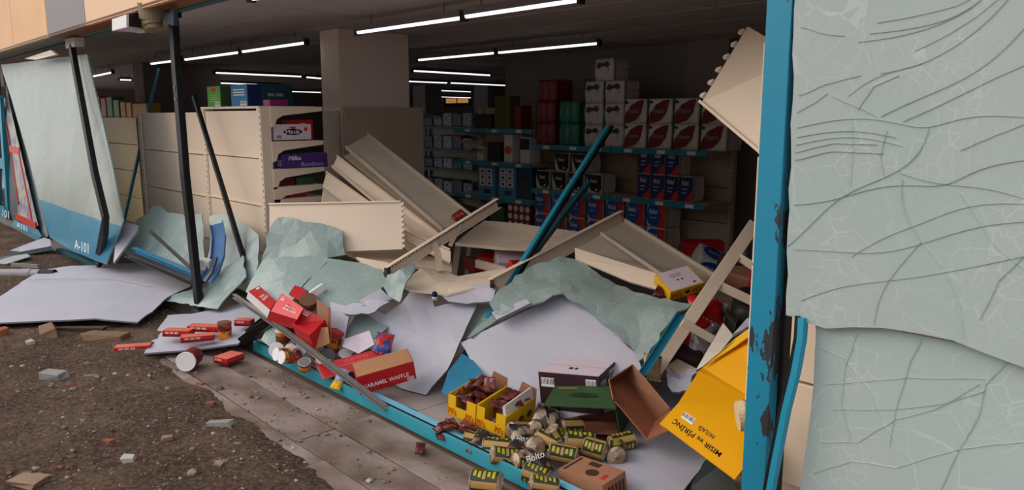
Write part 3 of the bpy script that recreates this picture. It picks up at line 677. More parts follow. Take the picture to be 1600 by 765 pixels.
# cartons on the gondola top
for a, b, top, mt, mts, lab, w in ((325, 345, 135, mat('light_green_carton', (96, 164, 62), .5), GREEN, 'light green carton with a round red seal on the gondola top', .34), (362, 387, 132, mat('blue_carton', (24, 120, 176), .5), NAVY, 'bright blue carton next to the green one on the gondola top', .36)):
    yy = GY+.12; A = Yp(a, 166, yy); B = Yp(b, 166, yy); h = Yp((a+b)/2, top, yy).z - GH - .018
    t, Mx = product('display_carton', lab, 'carton', ((A.x+B.x)/2, yy+w/2, GH+.02+h/2), (B.x-A.x, w, h), mt)
    q = facequad(Mx, (B.x-A.x, w, h), 'front')
    patch(t, q, .3, .7, .72, .95, REDP, shape='oval') if mt.name[:5] == 'light' else [patch(t, q, .15, .85, .5+.12*k, .55+.12*k, WHITEP) for k in range(3)]
    if mt.name[:5] == 'light': [patch(t, q, .2, .8, .25+.1*k, .29+.1*k, mat('pale_green_print', (150, 200, 110), .5)) for k in range(4)]
    barcode(t, q, .55, .95, .05, .25)
    q = facequad(Mx, (B.x-A.x, w, h), 'right'); patch(t, q, .02, .98, .02, .98, mts)
yy = GY+.30; A = Yp(398, 166, yy); B = Yp(425, 166, yy)
t, Mx = product('display_carton', 'dark teal carton at the right end of the gondola top', 'carton', ((A.x+B.x)/2-.05, yy+.1, GH+.02+.10), (.26, .3, .2), mat('dark_teal_carton', (18, 66, 78), .5))
q = facequad(Mx, (.26, .3, .2), 'right'); [patch(t, q, .2+.27*k, .42+.27*k, .46, .6, mat('grey_print', (150, 146, 160), .5)) for k in range(2)]
product('pouch_box', 'small magenta box lying before the dark teal carton', 'box', (gx[2]-.06, GY+.14, GH+.045), (.12, .16, .05), mat('magenta_print', (140, 30, 100), .5))
# far gondola on the left with bright packs on top
yl = 3.7; A = Yp(150, 183, yl); B = Yp(216, 183, yl)
t = thing('gondola', 'yellowish beige gondola far left behind the leaning pane', 'shelving', ((A.x+B.x)/2, yl, 0))
YB = mat('yellowed_beige', (196, 176, 132), .5, var=.08)
for k in range(4): MB().box(((A.x+B.x)/2-.4, yl, A.z-.2-k*.4), (B.x-A.x+.8, .03, .39)).build('back_panel', YB, t, bev=.004)
for x in (A.x-.8, B.x): MB().box((x, yl, A.z/2), (.07, .09, A.z)).build('upright', YB, t, bev=.004)
MB().box(((A.x+B.x)/2-.4, yl+.24, A.z-.01), (B.x-A.x+.8, .46, .02)).build('top_shelf', YB, t)
for i, (a, b, top, c, lab) in enumerate(((153, 158, 150, (190, 60, 40), 'thin red'), (159, 167, 153, (206, 70, 46), 'wide red'), (168, 177, 151, (70, 120, 50), 'dark green'), (178, 187, 156, (120, 150, 90), 'pale green'), (189, 197, 159, (200, 140, 40), 'narrow orange'), (198, 206, 160, (208, 150, 44), 'middle orange'), (207, 231, 162, (190, 140, 40), 'widest ochre'))):
    P = Yp(a, 183, yl+.1); Q = Yp(b, 183, yl+.1); h = Yp(a, top, yl+.1).z - A.z
    w = (Q.x-P.x)*.92
    tag(MB().box(((P.x+Q.x)/2, yl+.2, A.z+h/2), (w, .2, h)).build('bag_pack', mat('pack_col_%d' % i, c, .5), bev=.01), lab + ' upright pack on the far left gondola', 'pack', 'packs on the far left gondola')
# end panel on the cream column's side
a = Yp(529, 169, ca.y+.02)
t = thing('end_panel', 'tall beige end panel standing against the cream column', 'panel', (ca.x+.06, ca.y+.5, 0))
MB().box((ca.x+.05, ca.y+.5, .84), (.03, .98, 1.66)).build('board', BEIGED, t, bev=.004)
MB().box((ca.x+.05, ca.y+.5, 1.675), (.05, 1.0, .02)).build('cap', BEIGED, t)
MB().box((ca.x-.12, ca.y-.04, .83), (.30, .03, 1.64)).build('return_board', BEIGED, t, bev=.004)
# ---------------------------------------------------------------- back row of shelving in front of the wall
BY = 7.05; BB = 7.6
bx = [Yp(735, 250, BB).x+.3, Yp(832, 250, BY).x, 0, Yp(1140, 300, BB-.1).x]; bx[2] = (bx[1]+bx[3])/2
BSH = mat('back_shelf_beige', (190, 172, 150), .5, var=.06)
zt = Yp(980, 231, BY).z; zm = Yp(960, 306, BY).z
zl = [Yp(780, y, BY).z for y in (201, 253, 308)]
def bay(x0, x1, levels, top, label):
    t = thing('back_shelving', label, 'shelving', ((x0+x1)/2, BB, 0), 'bays of the back shelving')
    for x in (x0+.03, x1-.03): upright(t, x, BB, 0, top, w=.05, d=.07, mt=BSH)
    k = 0
    while k*.4 < top-.1:
        z1 = min(top, (k+1)*.4)
        MB().box(((x0+x1)/2, BB+.01, (k*.4+z1)/2), (x1-x0-.08, .02, z1-k*.4-.01)).build('back_panel', BSH, t); k += 1
    for z in levels:
        MB().box(((x0+x1)/2, (BY+BB)/2, z-.012), (x1-x0-.02, BB-BY-.05, .024)).build('shelf', BSH, t)
        st = MB().box(((x0+x1)/2, BY-.008, z-.03), (x1-x0-.01, .016, .06)).build('price_strip', TEAL, t, bev=.002)
        for q in (.2, .55, .85):
            MB().box((x0+(x1-x0)*q, BY-.018, z-.03), (.11, .003, .04)).build('price_tag', WHITEP, st)
        for x in (x0+.03, x1-.03): bracket(t, x, BB-.03, z-.026, .5, mt=BSH, dirn=(0, -1, 0))
    MB().box(((x0+x1)/2, (BY+BB)/2, .03), (x1-x0, BB-BY, .06)).build('base', BSH, t)
    return t
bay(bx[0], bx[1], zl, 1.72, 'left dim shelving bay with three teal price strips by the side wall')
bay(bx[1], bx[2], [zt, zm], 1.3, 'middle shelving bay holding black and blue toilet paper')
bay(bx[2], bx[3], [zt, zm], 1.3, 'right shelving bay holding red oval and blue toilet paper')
# side shelving seen end-on
t = thing('side_shelving', 'dark shelving run seen end-on left of the dim bay', 'shelving', (bx[0]-.06, 8.6, 0))
for x, y in ((bx[0]-.04, 7.6), (bx[0]-.04, 9.4)): MB().box((x, y, .86), (.06, .06, 1.72)).build('upright', BEIGED, t, bev=.004)
for z in (1.2, .72, .3):
    MB().box((bx[0]-.33, 8.5, z), (.46, 1.8, .024)).build('shelf', BSH, t); bracket(t, bx[0]-.06, 7.6, z-.02, .44, dirn=(-1, 0, 0), mt=BEIGED)
# far white-pack shelving between the columns
FYY = 9.6
A = Yp(646, 190, FYY); B = Yp(736, 190, FYY); zf = [Yp(690, y, FYY).z for y in (198, 233, 263, 300)]
t = thing('far_shelving', 'far dark shelving full of white packs between column and dim bay', 'shelving', ((A.x+B.x)/2, FYY+.4, 0))
MB().box(((A.x+B.x)/2, FYY+.45, .8), (B.x-A.x, .03, 1.6)).build('back_panel', BSH, t)
for z in zf:
    MB().box(((A.x+B.x)/2, FYY+.22, z-.01), (B.x-A.x, .44, .03)).build('shelf', BSH, t)
    MB().box(((A.x+B.x)/2, FYY-.008, z-.02), (B.x-A.x, .016, .06)).build('price_strip', TEALD, t)
for x in (A.x, B.x): MB().box((x, FYY+.42, .8), (.06, .08, 1.6)).build('upright', BSH, t)
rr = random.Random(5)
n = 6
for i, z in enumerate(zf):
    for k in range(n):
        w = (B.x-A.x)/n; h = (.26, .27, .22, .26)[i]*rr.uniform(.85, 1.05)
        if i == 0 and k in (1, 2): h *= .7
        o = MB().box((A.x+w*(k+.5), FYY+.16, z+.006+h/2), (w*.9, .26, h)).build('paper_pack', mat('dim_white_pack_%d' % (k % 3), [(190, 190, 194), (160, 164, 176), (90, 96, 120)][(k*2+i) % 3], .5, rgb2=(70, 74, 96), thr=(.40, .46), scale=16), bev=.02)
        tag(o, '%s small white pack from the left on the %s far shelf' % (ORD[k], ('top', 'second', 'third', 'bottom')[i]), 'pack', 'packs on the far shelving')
# ---------------------------------------------------------------- toilet paper packs on the back row
def pack_body(w, d, h, mt, rolls=3):
    """soft film pack bulging over its rolls"""
    mb = MB(); nx, nz = 4*rolls, 8; V = []; F = []
    def bul(a, b): return 1-.16*abs(2*b-1)**3-.05*(abs(math.sin(a*rolls*math.pi)) < .3)
    ring = []
    for k in range(nz+1):
        b = k/nz; zz = h*b
        pin = .93+.07*math.sin(math.pi*max(.04, min(.96, b)))
        for i in range(nx): a = i/(nx-1); V.append(((a-.5)*w*pin, -d/2*(.90+.10*abs(math.sin(a*rolls*math.pi)))*pin, zz))
        for i in range(6): a = i/5; V.append((w/2*pin*(.96+.04*math.sin(a*math.pi)), (-.45+.9*a)*d*pin, zz))
        for i in range(nx): a = 1-i/(nx-1); V.append(((a-.5)*w*pin, d/2*.95*pin, zz))
        for i in range(6): a = 1-i/5; V.append((-w/2*pin*(.96+.04*math.sin(a*math.pi)), (-.45+.9*a)*d*pin, zz))
    m_ = 2*nx+12
    F = [(k*m_+i, k*m_+(i+1) % m_, (k+1)*m_+(i+1) % m_, (k+1)*m_+i) for k in range(nz) for i in range(m_)]
    F += [tuple(range(m_))[::-1], tuple(range(nz*m_, (nz+1)*m_))]
    mb.add(V, F); return mb
LEAF = [(.0, .0), (.25, .0), (.6, .12), (.88, .45), (1, 1), (.72, .97), (.35, .78), (.08, .45)]
def proto(kind, w, d, h):
    t = thing('paper_pack', 'pack', 'toilet paper', (0, 0, 0))
    film = FILM
    if kind in ('redpack',): film = mat('dark_red_film', (122, 26, 34), .35, rgb2=(190, 170, 166), thr=(.30, .36), scale=9)
    if kind in ('greenpack',): film = mat('green_film', (30, 116, 92), .35, rgb2=(190, 200, 190), thr=(.33, .40), scale=8)
    if kind in ('whitepack',): film = mat('white_floral_film', (206, 196, 190), .35, rgb2=(120, 110, 112), thr=(.34, .38), scale=13)
    b = pack_body(w, d, h, film).build('film_body', film, t, smooth=True, local=True)
    q = [Vector(p) for p in ((-w/2, -d/2*.99, 0), (w/2, -d/2*.99, 0), (w/2, -d/2*.99, h), (-w/2, -d/2*.99, h))]
    dp = .005
    if kind == 'blue':
        patch(t, q, .52, .96, .04, .97, REDP, 'print_panel', t=.003); patch(t, q, .06, .74, .06, .98, BLUEP, 'print_oval', t=.006, shape='oval')
        text_on(t, q, 'Nobul', .2, .62, .58, .78, WHITEP, depth=.009, shear=.15); patch(t, q, .25, .55, .40, .45, mat('pale_blue_print', (120, 170, 215), .5), 'print_line', t=.008)
    if kind == 'black':
        patch(t, q, .08, .94, .05, .97, mat('black_film_print', (20, 16, 18), .6), 'print_panel', t=.004, shape=[(.1, .55), (.3, .1), (.8, 0), (1, .2), (1, 1), (0, 1)])
        text_on(t, q, 'Nobul', .3, .7, .55, .75, WHITEP, depth=.007, shear=.15); patch(t, q, .62, .72, .15, .25, WHITEP, 'print_mark', t=.006)
    if kind == 'redblue':
        patch(t, q, .03, .97, .03, .98, NAVY, 'print_panel', t=.003); patch(t, q, .35, .97, .03, .42, REDP, 'print_corner', t=.005, shape=[(0, 0), (1, 0), (1, 1), (.85, 1)])
        text_on(t, q, 'Nobul', .18, .7, .66, .86, WHITEP, depth=.007, shear=.2); patch(t, q, .2, .6, .48, .54, mat('pale_blue_print', (120, 170, 215), .5), 'print_line', t=.006); patch(t, q, .2, .55, .34, .4, mat('pale_blue_print', (120, 170, 215), .5), 'print_line', t=.006)
    if kind == 'redoval':
        patch(t, q, .04, .86, .03, .96, REDD, 'print_leaf', t=.005, shape=LEAF); patch(t, q, .08, .2, .8, .92, INK, 'print_star', t=.004, shape='oval')
        text_on(t, q, 'Pueno', .2, .7, .42, .62, mat('grey_print', (150, 146, 160), .5), depth=.008, shear=.3)
    if kind == 'whitepack':
        patch(t, q, .12, .8, .55, .88, mat('dark_script_print', (60, 48, 50), .5), 'print_script', t=.004, shape=[(0, .3), (.15, .9), (.5, .7), (.8, 1), (1, .5), (.8, .2), (.5, .35), (.2, 0)])
    return t
PK = {'blue': (.287, .30, .275), 'black': (.27, .26, .235), 'redblue': (.178, .22, .28), 'redoval': (.335, .30, .275), 'whitepack': (.31, .28, .255), 'redpack': (.36, .3, .27), 'greenpack': (.36, .28, .27)}
PR = {}
GRP = {'blue': 'blue oval toilet paper packs', 'black': 'black toilet paper packs', 'redblue': 'navy and red toilet paper packs', 'redoval': 'red leaf toilet paper packs', 'whitepack': 'white floral toilet paper packs', 'redpack': 'dark red toilet paper packs', 'greenpack': 'green toilet paper packs'}
def put(kind, x, z, label, y=None):
    w, d, h = PK[kind]
    if kind not in PR: PR[kind] = proto(kind, w, d, h); o = PR[kind]
    else: o = dup(PR[kind])
    o['label'] = label; o['group'] = GRP[kind]
    o.location = (x, (BY+.03 if y is None else y)+d/2, z); o.rotation_euler = (0, 0, rr.uniform(-.008, .008))
    return o
X = lambda px, py: Yp(px, py, BY+.03).x
w, d, h = PK['blue']; x0 = X(834, 330)
for tier in (0, 1):
    for k in range(7):
        put('blue', x0+w*.5+k*(w+.018), .062+tier*(h+.002), 'blue oval toilet paper pack, %s from the left in the %s row under the shelf' % (ORD[k], ('bottom', 'upper')[tier]))
w, d, h = PK['black']; x0 = X(836, 297)
for k in range(4): put('black', x0+w*.5+k*(w+.025), zm+.002, 'black toilet paper pack, %s from the left on the middle shelf' % ORD[k])
for k in range(2): put('black', x0+w*.5+(k+1.15)*(w+.025), zm+.004+h, 'black toilet paper pack, %s of the two stacked on top' % ('left', 'right')[k])
w, d, h = PK['redblue']; x0 = X(996, 315)
for k in range(4): put('redblue', x0+w*.5+k*(w+.012), zm+.002, 'navy and red toilet paper pack, %s from the left in the lower row of four' % ORD[k])
for k in range(3): put('redblue', x0+w*.5+k*(w+.012), zm+.004+h, 'navy and red toilet paper pack, %s from the left in the upper row of three' % ORD[k])
w, d, h = PK['redoval']; x0 = X(973, 228)
for tier in (0, 1):
    for k in range(4): put('redoval', x0+w*.5+k*(w+.012), zt+.002+tier*(h+.002), 'white pack with red leaf print, %s from the left in the %s top-shelf row' % (ORD[k], ('lower', 'upper')[tier]))
w, d, h = PK['whitepack']; x0 = X(911, 224)
for tier in (0, 1, 2):
    for k in range(2): put('whitepack', x0+w*.5+k*(w+.01), zt+.002+tier*(h+.002), 'white floral toilet paper pack, %s column, %s layer from the shelf' % (('left', 'right')[k], ORD[tier]))
put('whitepack', x0+w*1.0, zt+.002+3*(h+.002), 'topmost white floral toilet paper pack crowning the stack')
put('greenpack', X(870, 224)+.2, zt+.002, 'green toilet paper pack on the shelf, under its twin'); put('greenpack', X(870, 224)+.2, zt+.004+PK['greenpack'][2], 'green toilet paper pack resting on its twin')
put('greenpack', X(903, 224)+.1, zt+.004+PK['greenpack'][2]*2, 'dim green pack set back beside the white stack', y=BY+.2)
for k in range(3): put('redpack', X(836, 222)+.18+(k == 2)*.03, zt+.002+k*(PK['redpack'][2]+.002), 'dark red toilet paper pack, %s of the left stack' % ('bottom', 'middle', 'top')[k])
# goods in the dim left bay
def good(px0, px1, pyt, z, mt, label, cat='box', dep=.2, name='goods_box', bev=.006, y=BY+.04):
    a = Yp(px0, 250, y).x; b = Yp(px1, 250, y).x; h = Yp((px0+px1)/2, pyt, y).z - z
    t = thing(name, label, cat, ((a+b)/2, y+dep/2, z+.001))
    MB().box(((a+b)/2, y+dep/2, z+.001+h/2), ((b-a)*.94, dep, h)).build('carton', mt, t, bev=bev)
    q = [Vector(p) for p in ((a, y, z), (b, y, z), (b, y, z+h), (a, y, z+h))]; return t, q
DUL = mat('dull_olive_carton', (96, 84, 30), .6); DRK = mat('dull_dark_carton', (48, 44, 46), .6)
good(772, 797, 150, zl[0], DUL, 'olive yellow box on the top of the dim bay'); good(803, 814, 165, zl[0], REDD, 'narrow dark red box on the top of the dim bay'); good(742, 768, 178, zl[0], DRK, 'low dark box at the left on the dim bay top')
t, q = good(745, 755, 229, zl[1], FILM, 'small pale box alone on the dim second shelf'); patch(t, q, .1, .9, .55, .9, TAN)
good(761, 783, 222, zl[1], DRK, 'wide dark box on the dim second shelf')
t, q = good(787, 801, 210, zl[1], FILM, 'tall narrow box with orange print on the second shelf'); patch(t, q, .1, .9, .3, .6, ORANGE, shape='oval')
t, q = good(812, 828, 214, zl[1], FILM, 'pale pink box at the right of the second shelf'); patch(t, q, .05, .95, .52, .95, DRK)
BLD = mat('display_blue', (74, 140, 176), .5)
for a, b, lab in ((746, 774, 'left blue display box with white rolls on the dim bay'), (778, 807, 'right blue display box with white rolls on the dim bay')):
    t, q = good(a, b, 258, zl[2], BLD, lab, 'display box', .3, 'display_box')
    for i in range(2):
        for k in range(3): 
            o = patch(t, q, .14+.38*i, .48+.38*i, .32+.2*k, .50+.2*k, FILM, 'roll_pack', t=.01); patch(o, q, .24+.38*i, .38+.38*i, .37+.2*k, .45+.2*k, INK, 'logo', t=.012, shape='oval')
    patch(t, q, .35, .75, .06, .22, NAVY, 'logo', t=.003, shape='oval')
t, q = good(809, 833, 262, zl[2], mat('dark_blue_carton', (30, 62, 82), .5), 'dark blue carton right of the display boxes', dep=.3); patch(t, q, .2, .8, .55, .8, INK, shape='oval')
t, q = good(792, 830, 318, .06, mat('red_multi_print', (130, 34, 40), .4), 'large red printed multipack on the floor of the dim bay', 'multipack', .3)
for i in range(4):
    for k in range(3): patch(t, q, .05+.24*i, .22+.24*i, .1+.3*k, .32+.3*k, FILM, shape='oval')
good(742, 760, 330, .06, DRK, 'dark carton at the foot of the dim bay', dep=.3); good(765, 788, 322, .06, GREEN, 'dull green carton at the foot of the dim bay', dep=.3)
# gondola right behind the cracked pane
yq = 2.62; xr0 = PXR-.02
t = thing('gondola', 'beige gondola back pressed close behind the cracked pane', 'shelving', (-.4, yq, 0))
for k, (z0, z1) in enumerate(((1.46, 1.86), (1.05, 1.45), (.64, 1.04), (.23, .63))): 
    MB().box((.12, yq, (z0+z1)/2), (3.2, .025, z1-z0)).build('back_panel', BEIGE, t, bev=.004)
MB().box((.12, yq+.03, .93), (3.18, .03, 1.84)).build('backing', BEIGED, t); MB().box((.12, yq+.2, .1), (3.2, .3, .2)).build('plinth', BEIGED, t)
# ================================================================ COLLAPSED SHELVING
def panel(name, pts, label, mt=None, t=.018, cat='panel', lips=(), teeth=None, parts=None, lipw=.03, rib=()):
    """folded sheet-steel shelf panel: face, returned lips along edges, toothed end"""
    P = DL(*pts); c = sum(P, Vector())/len(P); n = newell(P)
    if (CO-c).dot(n) < 0: n = -n
    base = min(P, key=lambda p: p.z)
    th = thing(name, label, cat, base)
    q = P if newell(P).dot(n) > 0 else P[::-1]
    MB().slab(q, t).build('face', mt or BEIGE, th)
    for i in lips:
        a, b = P[i], P[(i+1) % len(P)]
        MB().sweep([a+n*lipw*.35, b+n*lipw*.35], RECT(lipw*.9, .012), side=n).build('lip', mt or BEIGE, th)
    for (i, f0, j, f1) in rib:
        a = P[i].lerp(P[(i+1) % len(P)], f0); b = P[j].lerp(P[(j+1) % len(P)], f1)
        MB().sweep([a+n*.012, b+n*.012], RECT(.024, .02), side=n).build('rib', mt or BEIGE, th, bev=.004)
    if teeth is not None:
        i, k = teeth; a, b = P[i], P[(i+1) % len(P)]; out = (b-a).cross(n).normalized()
        if out.dot((a+b)/2-c) < 0: out = -out
        for m_ in range(k):
            e = a.lerp(b, (m_+.5)/k); tv = (b-a).normalized()
            MB().slab([e-tv*.014, e+out*.022-tv*.010, e+out*.022+tv*.006, e+tv*.014], .012).build('hook', mt or BEIGE, th)
    return th
def beam(name, a, b, w, h, label, mt=None, side=(0, 0, 1), slotside=None, nslots=0, cat='upright'):
    A, B = D(*a), D(*b); th = thing(name, label, cat, A if A.z < B.z else B)
    sh = MB().sweep([A, B], UCH(w, h, .006) if slotside is None else RECT(w, h), side=side).build('shaft', mt or BEIGE, th, bev=.003)
    return th, A, B
# toothed panel across the front of the gondola end
panel('fallen_backboard', [(421, 319, 5.8), (627, 315, 5.6), (629, 389, 5.52), (421, 397, 5.72)], 'flat beige shelf panel with toothed right end lying across the gondola end', lips=(0,), teeth=(1, 9), lipw=.02)
# fan of long shelves
panel('fallen_shelf', [(540, 230, 6.55), (574, 211, 6.75), (736, 338, 5.95), (692, 360, 5.75)], 'longest uppermost beige shelf sliding diagonally off the column', lips=(1, 3), mt=mat('shelf_grey_beige', (184, 170, 154), .42), cat='shelf')
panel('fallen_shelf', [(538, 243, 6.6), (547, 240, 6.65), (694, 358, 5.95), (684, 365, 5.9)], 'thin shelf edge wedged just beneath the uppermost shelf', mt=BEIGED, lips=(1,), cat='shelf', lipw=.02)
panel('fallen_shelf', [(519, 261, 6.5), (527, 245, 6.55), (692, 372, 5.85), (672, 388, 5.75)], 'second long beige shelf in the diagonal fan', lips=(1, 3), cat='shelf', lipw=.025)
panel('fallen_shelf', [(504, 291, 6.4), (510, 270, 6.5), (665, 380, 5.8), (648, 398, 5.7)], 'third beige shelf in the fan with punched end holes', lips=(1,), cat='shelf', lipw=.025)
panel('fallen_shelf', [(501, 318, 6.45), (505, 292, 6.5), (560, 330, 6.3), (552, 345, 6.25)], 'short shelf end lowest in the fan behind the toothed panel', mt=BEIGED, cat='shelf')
panel('fallen_shelf', [(626, 372, 5.7), (632, 362, 5.75), (704, 392, 5.55), (704, 412, 5.5)], 'lower shelf end poking out right of the toothed panel', lips=(1, 3), cat='shelf', lipw=.03)
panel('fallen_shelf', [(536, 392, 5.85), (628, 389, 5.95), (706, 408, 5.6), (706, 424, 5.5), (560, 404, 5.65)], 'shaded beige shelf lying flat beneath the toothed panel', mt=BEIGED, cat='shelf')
panel('fallen_shelf', [(556, 401, 5.4), (607, 410, 5.3), (606, 426, 5.2), (575, 420, 5.25)], 'small beige lip showing above the crumpled glass', cat='shelf')
# price-tag scrap on the long shelf
o = MB().slab(DL((705, 337, 5.8), (720, 326, 5.85), (732, 336, 5.8), (714, 348, 5.75)), .003).build('price_card', mat('dark_price_card', (74, 46, 36), .5)); tag(o, 'dark red-lettered price card stuck on the long shelf', 'price card')
q = DL((706, 345, 5.72), (728, 334, 5.77), (724, 330, 5.78), (703, 340, 5.74)); [patch(o, q, .08+.3*k, .3+.3*k, .1, .9, REDP, t=.004) for k in range(3)]
# slotted uprights lying on the heap
th, A, B = beam('slotted_upright', (606, 425, 4.95), (779, 317, 5.65), .075, .045, 'slotted beige upright slanting across the heap left of the teal bars', side=CU)
n = (B-A).normalized(); u = (CU-n*CU.dot(n)).normalized(); w = n.cross(u); 
if w.dot(CO-A) < 0: w = -w
slots(th, A+u*.026+w*.0, B+u*.026, 46, w*.0232, w=.010, h=.010)
slots(th, A+u*.010+w*.0, B+u*.010, 46, w*.0232, w=.006, h=.007, mt=mat('bright_slot_edge', (226, 216, 204), .4))
MB().sweep(DL((676, 376, 5.22), (684, 396, 5.2), (687, 424, 5.15)), RECT(.045, .02), side=CR).build('bracket_arm', BEIGED, th)
MB().sweep(DL((720, 350, 5.38), (703, 384, 5.4)), RECT(.03, .02), side=CR).build('bracket_arm', BEIGED, th)
MB().box(A+(A-B).normalized()*.004, (.03, .03, .06)).build('end_cap', SLOT, th)
th, A, B = beam('slotted_upright', (770, 446, 4.75), (974, 339, 5.45), .10, .05, 'plain beige upright slanting towards the toilet paper shelves', side=CU)
MB().cyl(A+(CO-A).normalized()*.02, A+(CO-A).normalized()*.05, .016, n=10).build('bolt', BLACK, th)
MB().box(D(769, 443, 4.74), (.02, .02, .05)).build('end_clip', SLOT, th)
# bent panels in the middle
o = sheet('bent_sheet_metal', DL((711, 379, 6.0), (733, 360, 6.15), (757, 343, 6.3), (830, 352, 6.2), (917, 365, 6.1), (863, 389, 5.85), (785, 386, 5.9)), [BEIGE], 'bent beige panel bridging the dark hollow in the heap', 'panel', t=.015, cell=.12, crumple=.015, seed=11)
MB().sweep(DL((712, 381, 5.97), (785, 388, 5.87), (862, 391, 5.82)), RECT(.025, .015), side=(0, 0, 1)).build('lip', BEIGE, o)
MB().sweep(DL((775, 382, 5.88), (830, 375, 5.93), (885, 368, 5.98)), RECT(.006, .004), side=(0, 0, 1)).build('bright_crease', mat('bright_slot_edge', (226, 216, 204), .4), o)
sheet('bent_sheet_metal', DL((618, 440, 4.95), (633, 436, 5.0), (657, 420, 5.15), (690, 424, 5.2), (717, 431, 5.15), (760, 424, 5.2), (810, 418, 5.15), (790, 436, 4.95), (762, 447, 4.85), (700, 459, 4.8), (640, 452, 4.85)), [BEIGE], 'creased beige panel along the front lip of the dark hollow', 'panel', t=.015, cell=.09, crumple=.02, seed=12)
# things glimpsed in the hollow
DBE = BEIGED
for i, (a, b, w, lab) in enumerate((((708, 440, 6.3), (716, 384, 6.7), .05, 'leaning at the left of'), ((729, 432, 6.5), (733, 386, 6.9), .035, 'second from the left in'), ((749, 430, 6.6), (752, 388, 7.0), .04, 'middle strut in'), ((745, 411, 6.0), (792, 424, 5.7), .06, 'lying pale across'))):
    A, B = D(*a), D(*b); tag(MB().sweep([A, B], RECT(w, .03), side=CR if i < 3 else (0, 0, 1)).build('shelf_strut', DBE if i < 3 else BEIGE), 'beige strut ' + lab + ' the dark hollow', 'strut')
for i, (p, s, mt, lab) in enumerate((((742, 412, 6.3), (.16, .12, .1), REDD, 'dark red box at the left in the dark hollow'), ((765, 409, 6.2), (.18, .14, .12), REDC, 'red box in the middle of the dark hollow'), ((800, 408, 6.0), (.26, .2, .1), LILAC, 'pale pack at the right of the dark hollow'), ((806, 420, 5.7), (.12, .1, .1), REDP, 'small red pack under the teal bars'), ((780, 395, 6.4), (.3, .22, .2), GREEN, 'dark green carton at the back of the hollow'))):
    c = D(*p); tag(MB().box(c, s, Euler((.2*i, .1, .5*i)).to_matrix()).build('loose_box', mt, bev=.006), lab, 'box')
# tilted shelf tray right of the middle
th = panel('tilted_shelf', [(899, 389, 5.0), (976, 346, 5.35), (1116, 432, 4.75), (1085, 462, 4.45), (1026, 430, 4.6)], 'wide tilted beige shelf tray carrying the yellow box', lips=(1,), mt=mat('shelf_grey_beige', (184, 170, 154), .42), rib=((0, .5, 3, .55),), cat='shelf')
MB().slab(DL((899, 389, 4.98), (1026, 429, 4.58), (1030, 455, 4.5), (985, 442, 4.62), (900, 406, 4.9)), .015).build('front_lip', BEIGE, th)
# ladder-like upright with arms on the right
A, B = D(1179, 350, 4.35), D(1022, 582, 4.0)
th = thing('ladder_frame', 'beige upright with side arms fallen like a ladder by the teal post', 'upright', B)
MB().sweep([A, B], RECT(.072, .04), side=CR).build('shaft', BEIGE, th, bev=.003)
for a, b, w in (((1154, 401, 4.26), (1200, 430, 4.2), .045), ((1118, 443, 4.2), (1196, 480, 4.15), .05), ((1066, 503, 4.08), (1114, 530, 4.06), .045)):
    MB().sweep(DL(a, b), RECT(w, .02), side=CU).build('bracket_arm', BEIGE, th, bev=.003)
# toothed panel hanging top right, behind the post
panel('hanging_backboard', [(1096, 160, 3.35), (1168, 41, 3.45), (1250, 88, 3.0), (1250, 290, 2.9)], 'beige toothed panel jutting out high behind the teal post', lips=(3,), teeth=(0, 6), lipw=.025)
# shelves and bags in the shaded gap right
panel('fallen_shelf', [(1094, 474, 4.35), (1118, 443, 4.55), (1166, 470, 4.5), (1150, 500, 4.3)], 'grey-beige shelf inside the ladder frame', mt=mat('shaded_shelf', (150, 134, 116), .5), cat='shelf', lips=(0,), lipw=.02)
panel('fallen_shelf', [(1040, 572, 4.1), (1058, 560, 4.15), (1098, 580, 4.0), (1094, 596, 3.9), (1050, 590, 4.0)], 'pale low shelf end at the foot of the ladder frame', cat='shelf')
tag(MB().box(D(1068, 553, 4.25), (.22, .2, .14), Euler((.3, .2, .4)).to_matrix()).build('dark_crate', mat('dark_brown_box', (62, 42, 36), .6), bev=.02), 'dark brown crate under the lowest ladder arm', 'crate')
BAGR = mat('red_foil', (196, 28, 34), .3, var=.2, scale=20, bump=.2, bscale=25); BAGS = mat('silver_foil', (198, 196, 200), .28, .3, var=.3, scale=26, bump=.5, bscale=24, rgb2=(110, 84, 96), thr=(.36, .46))
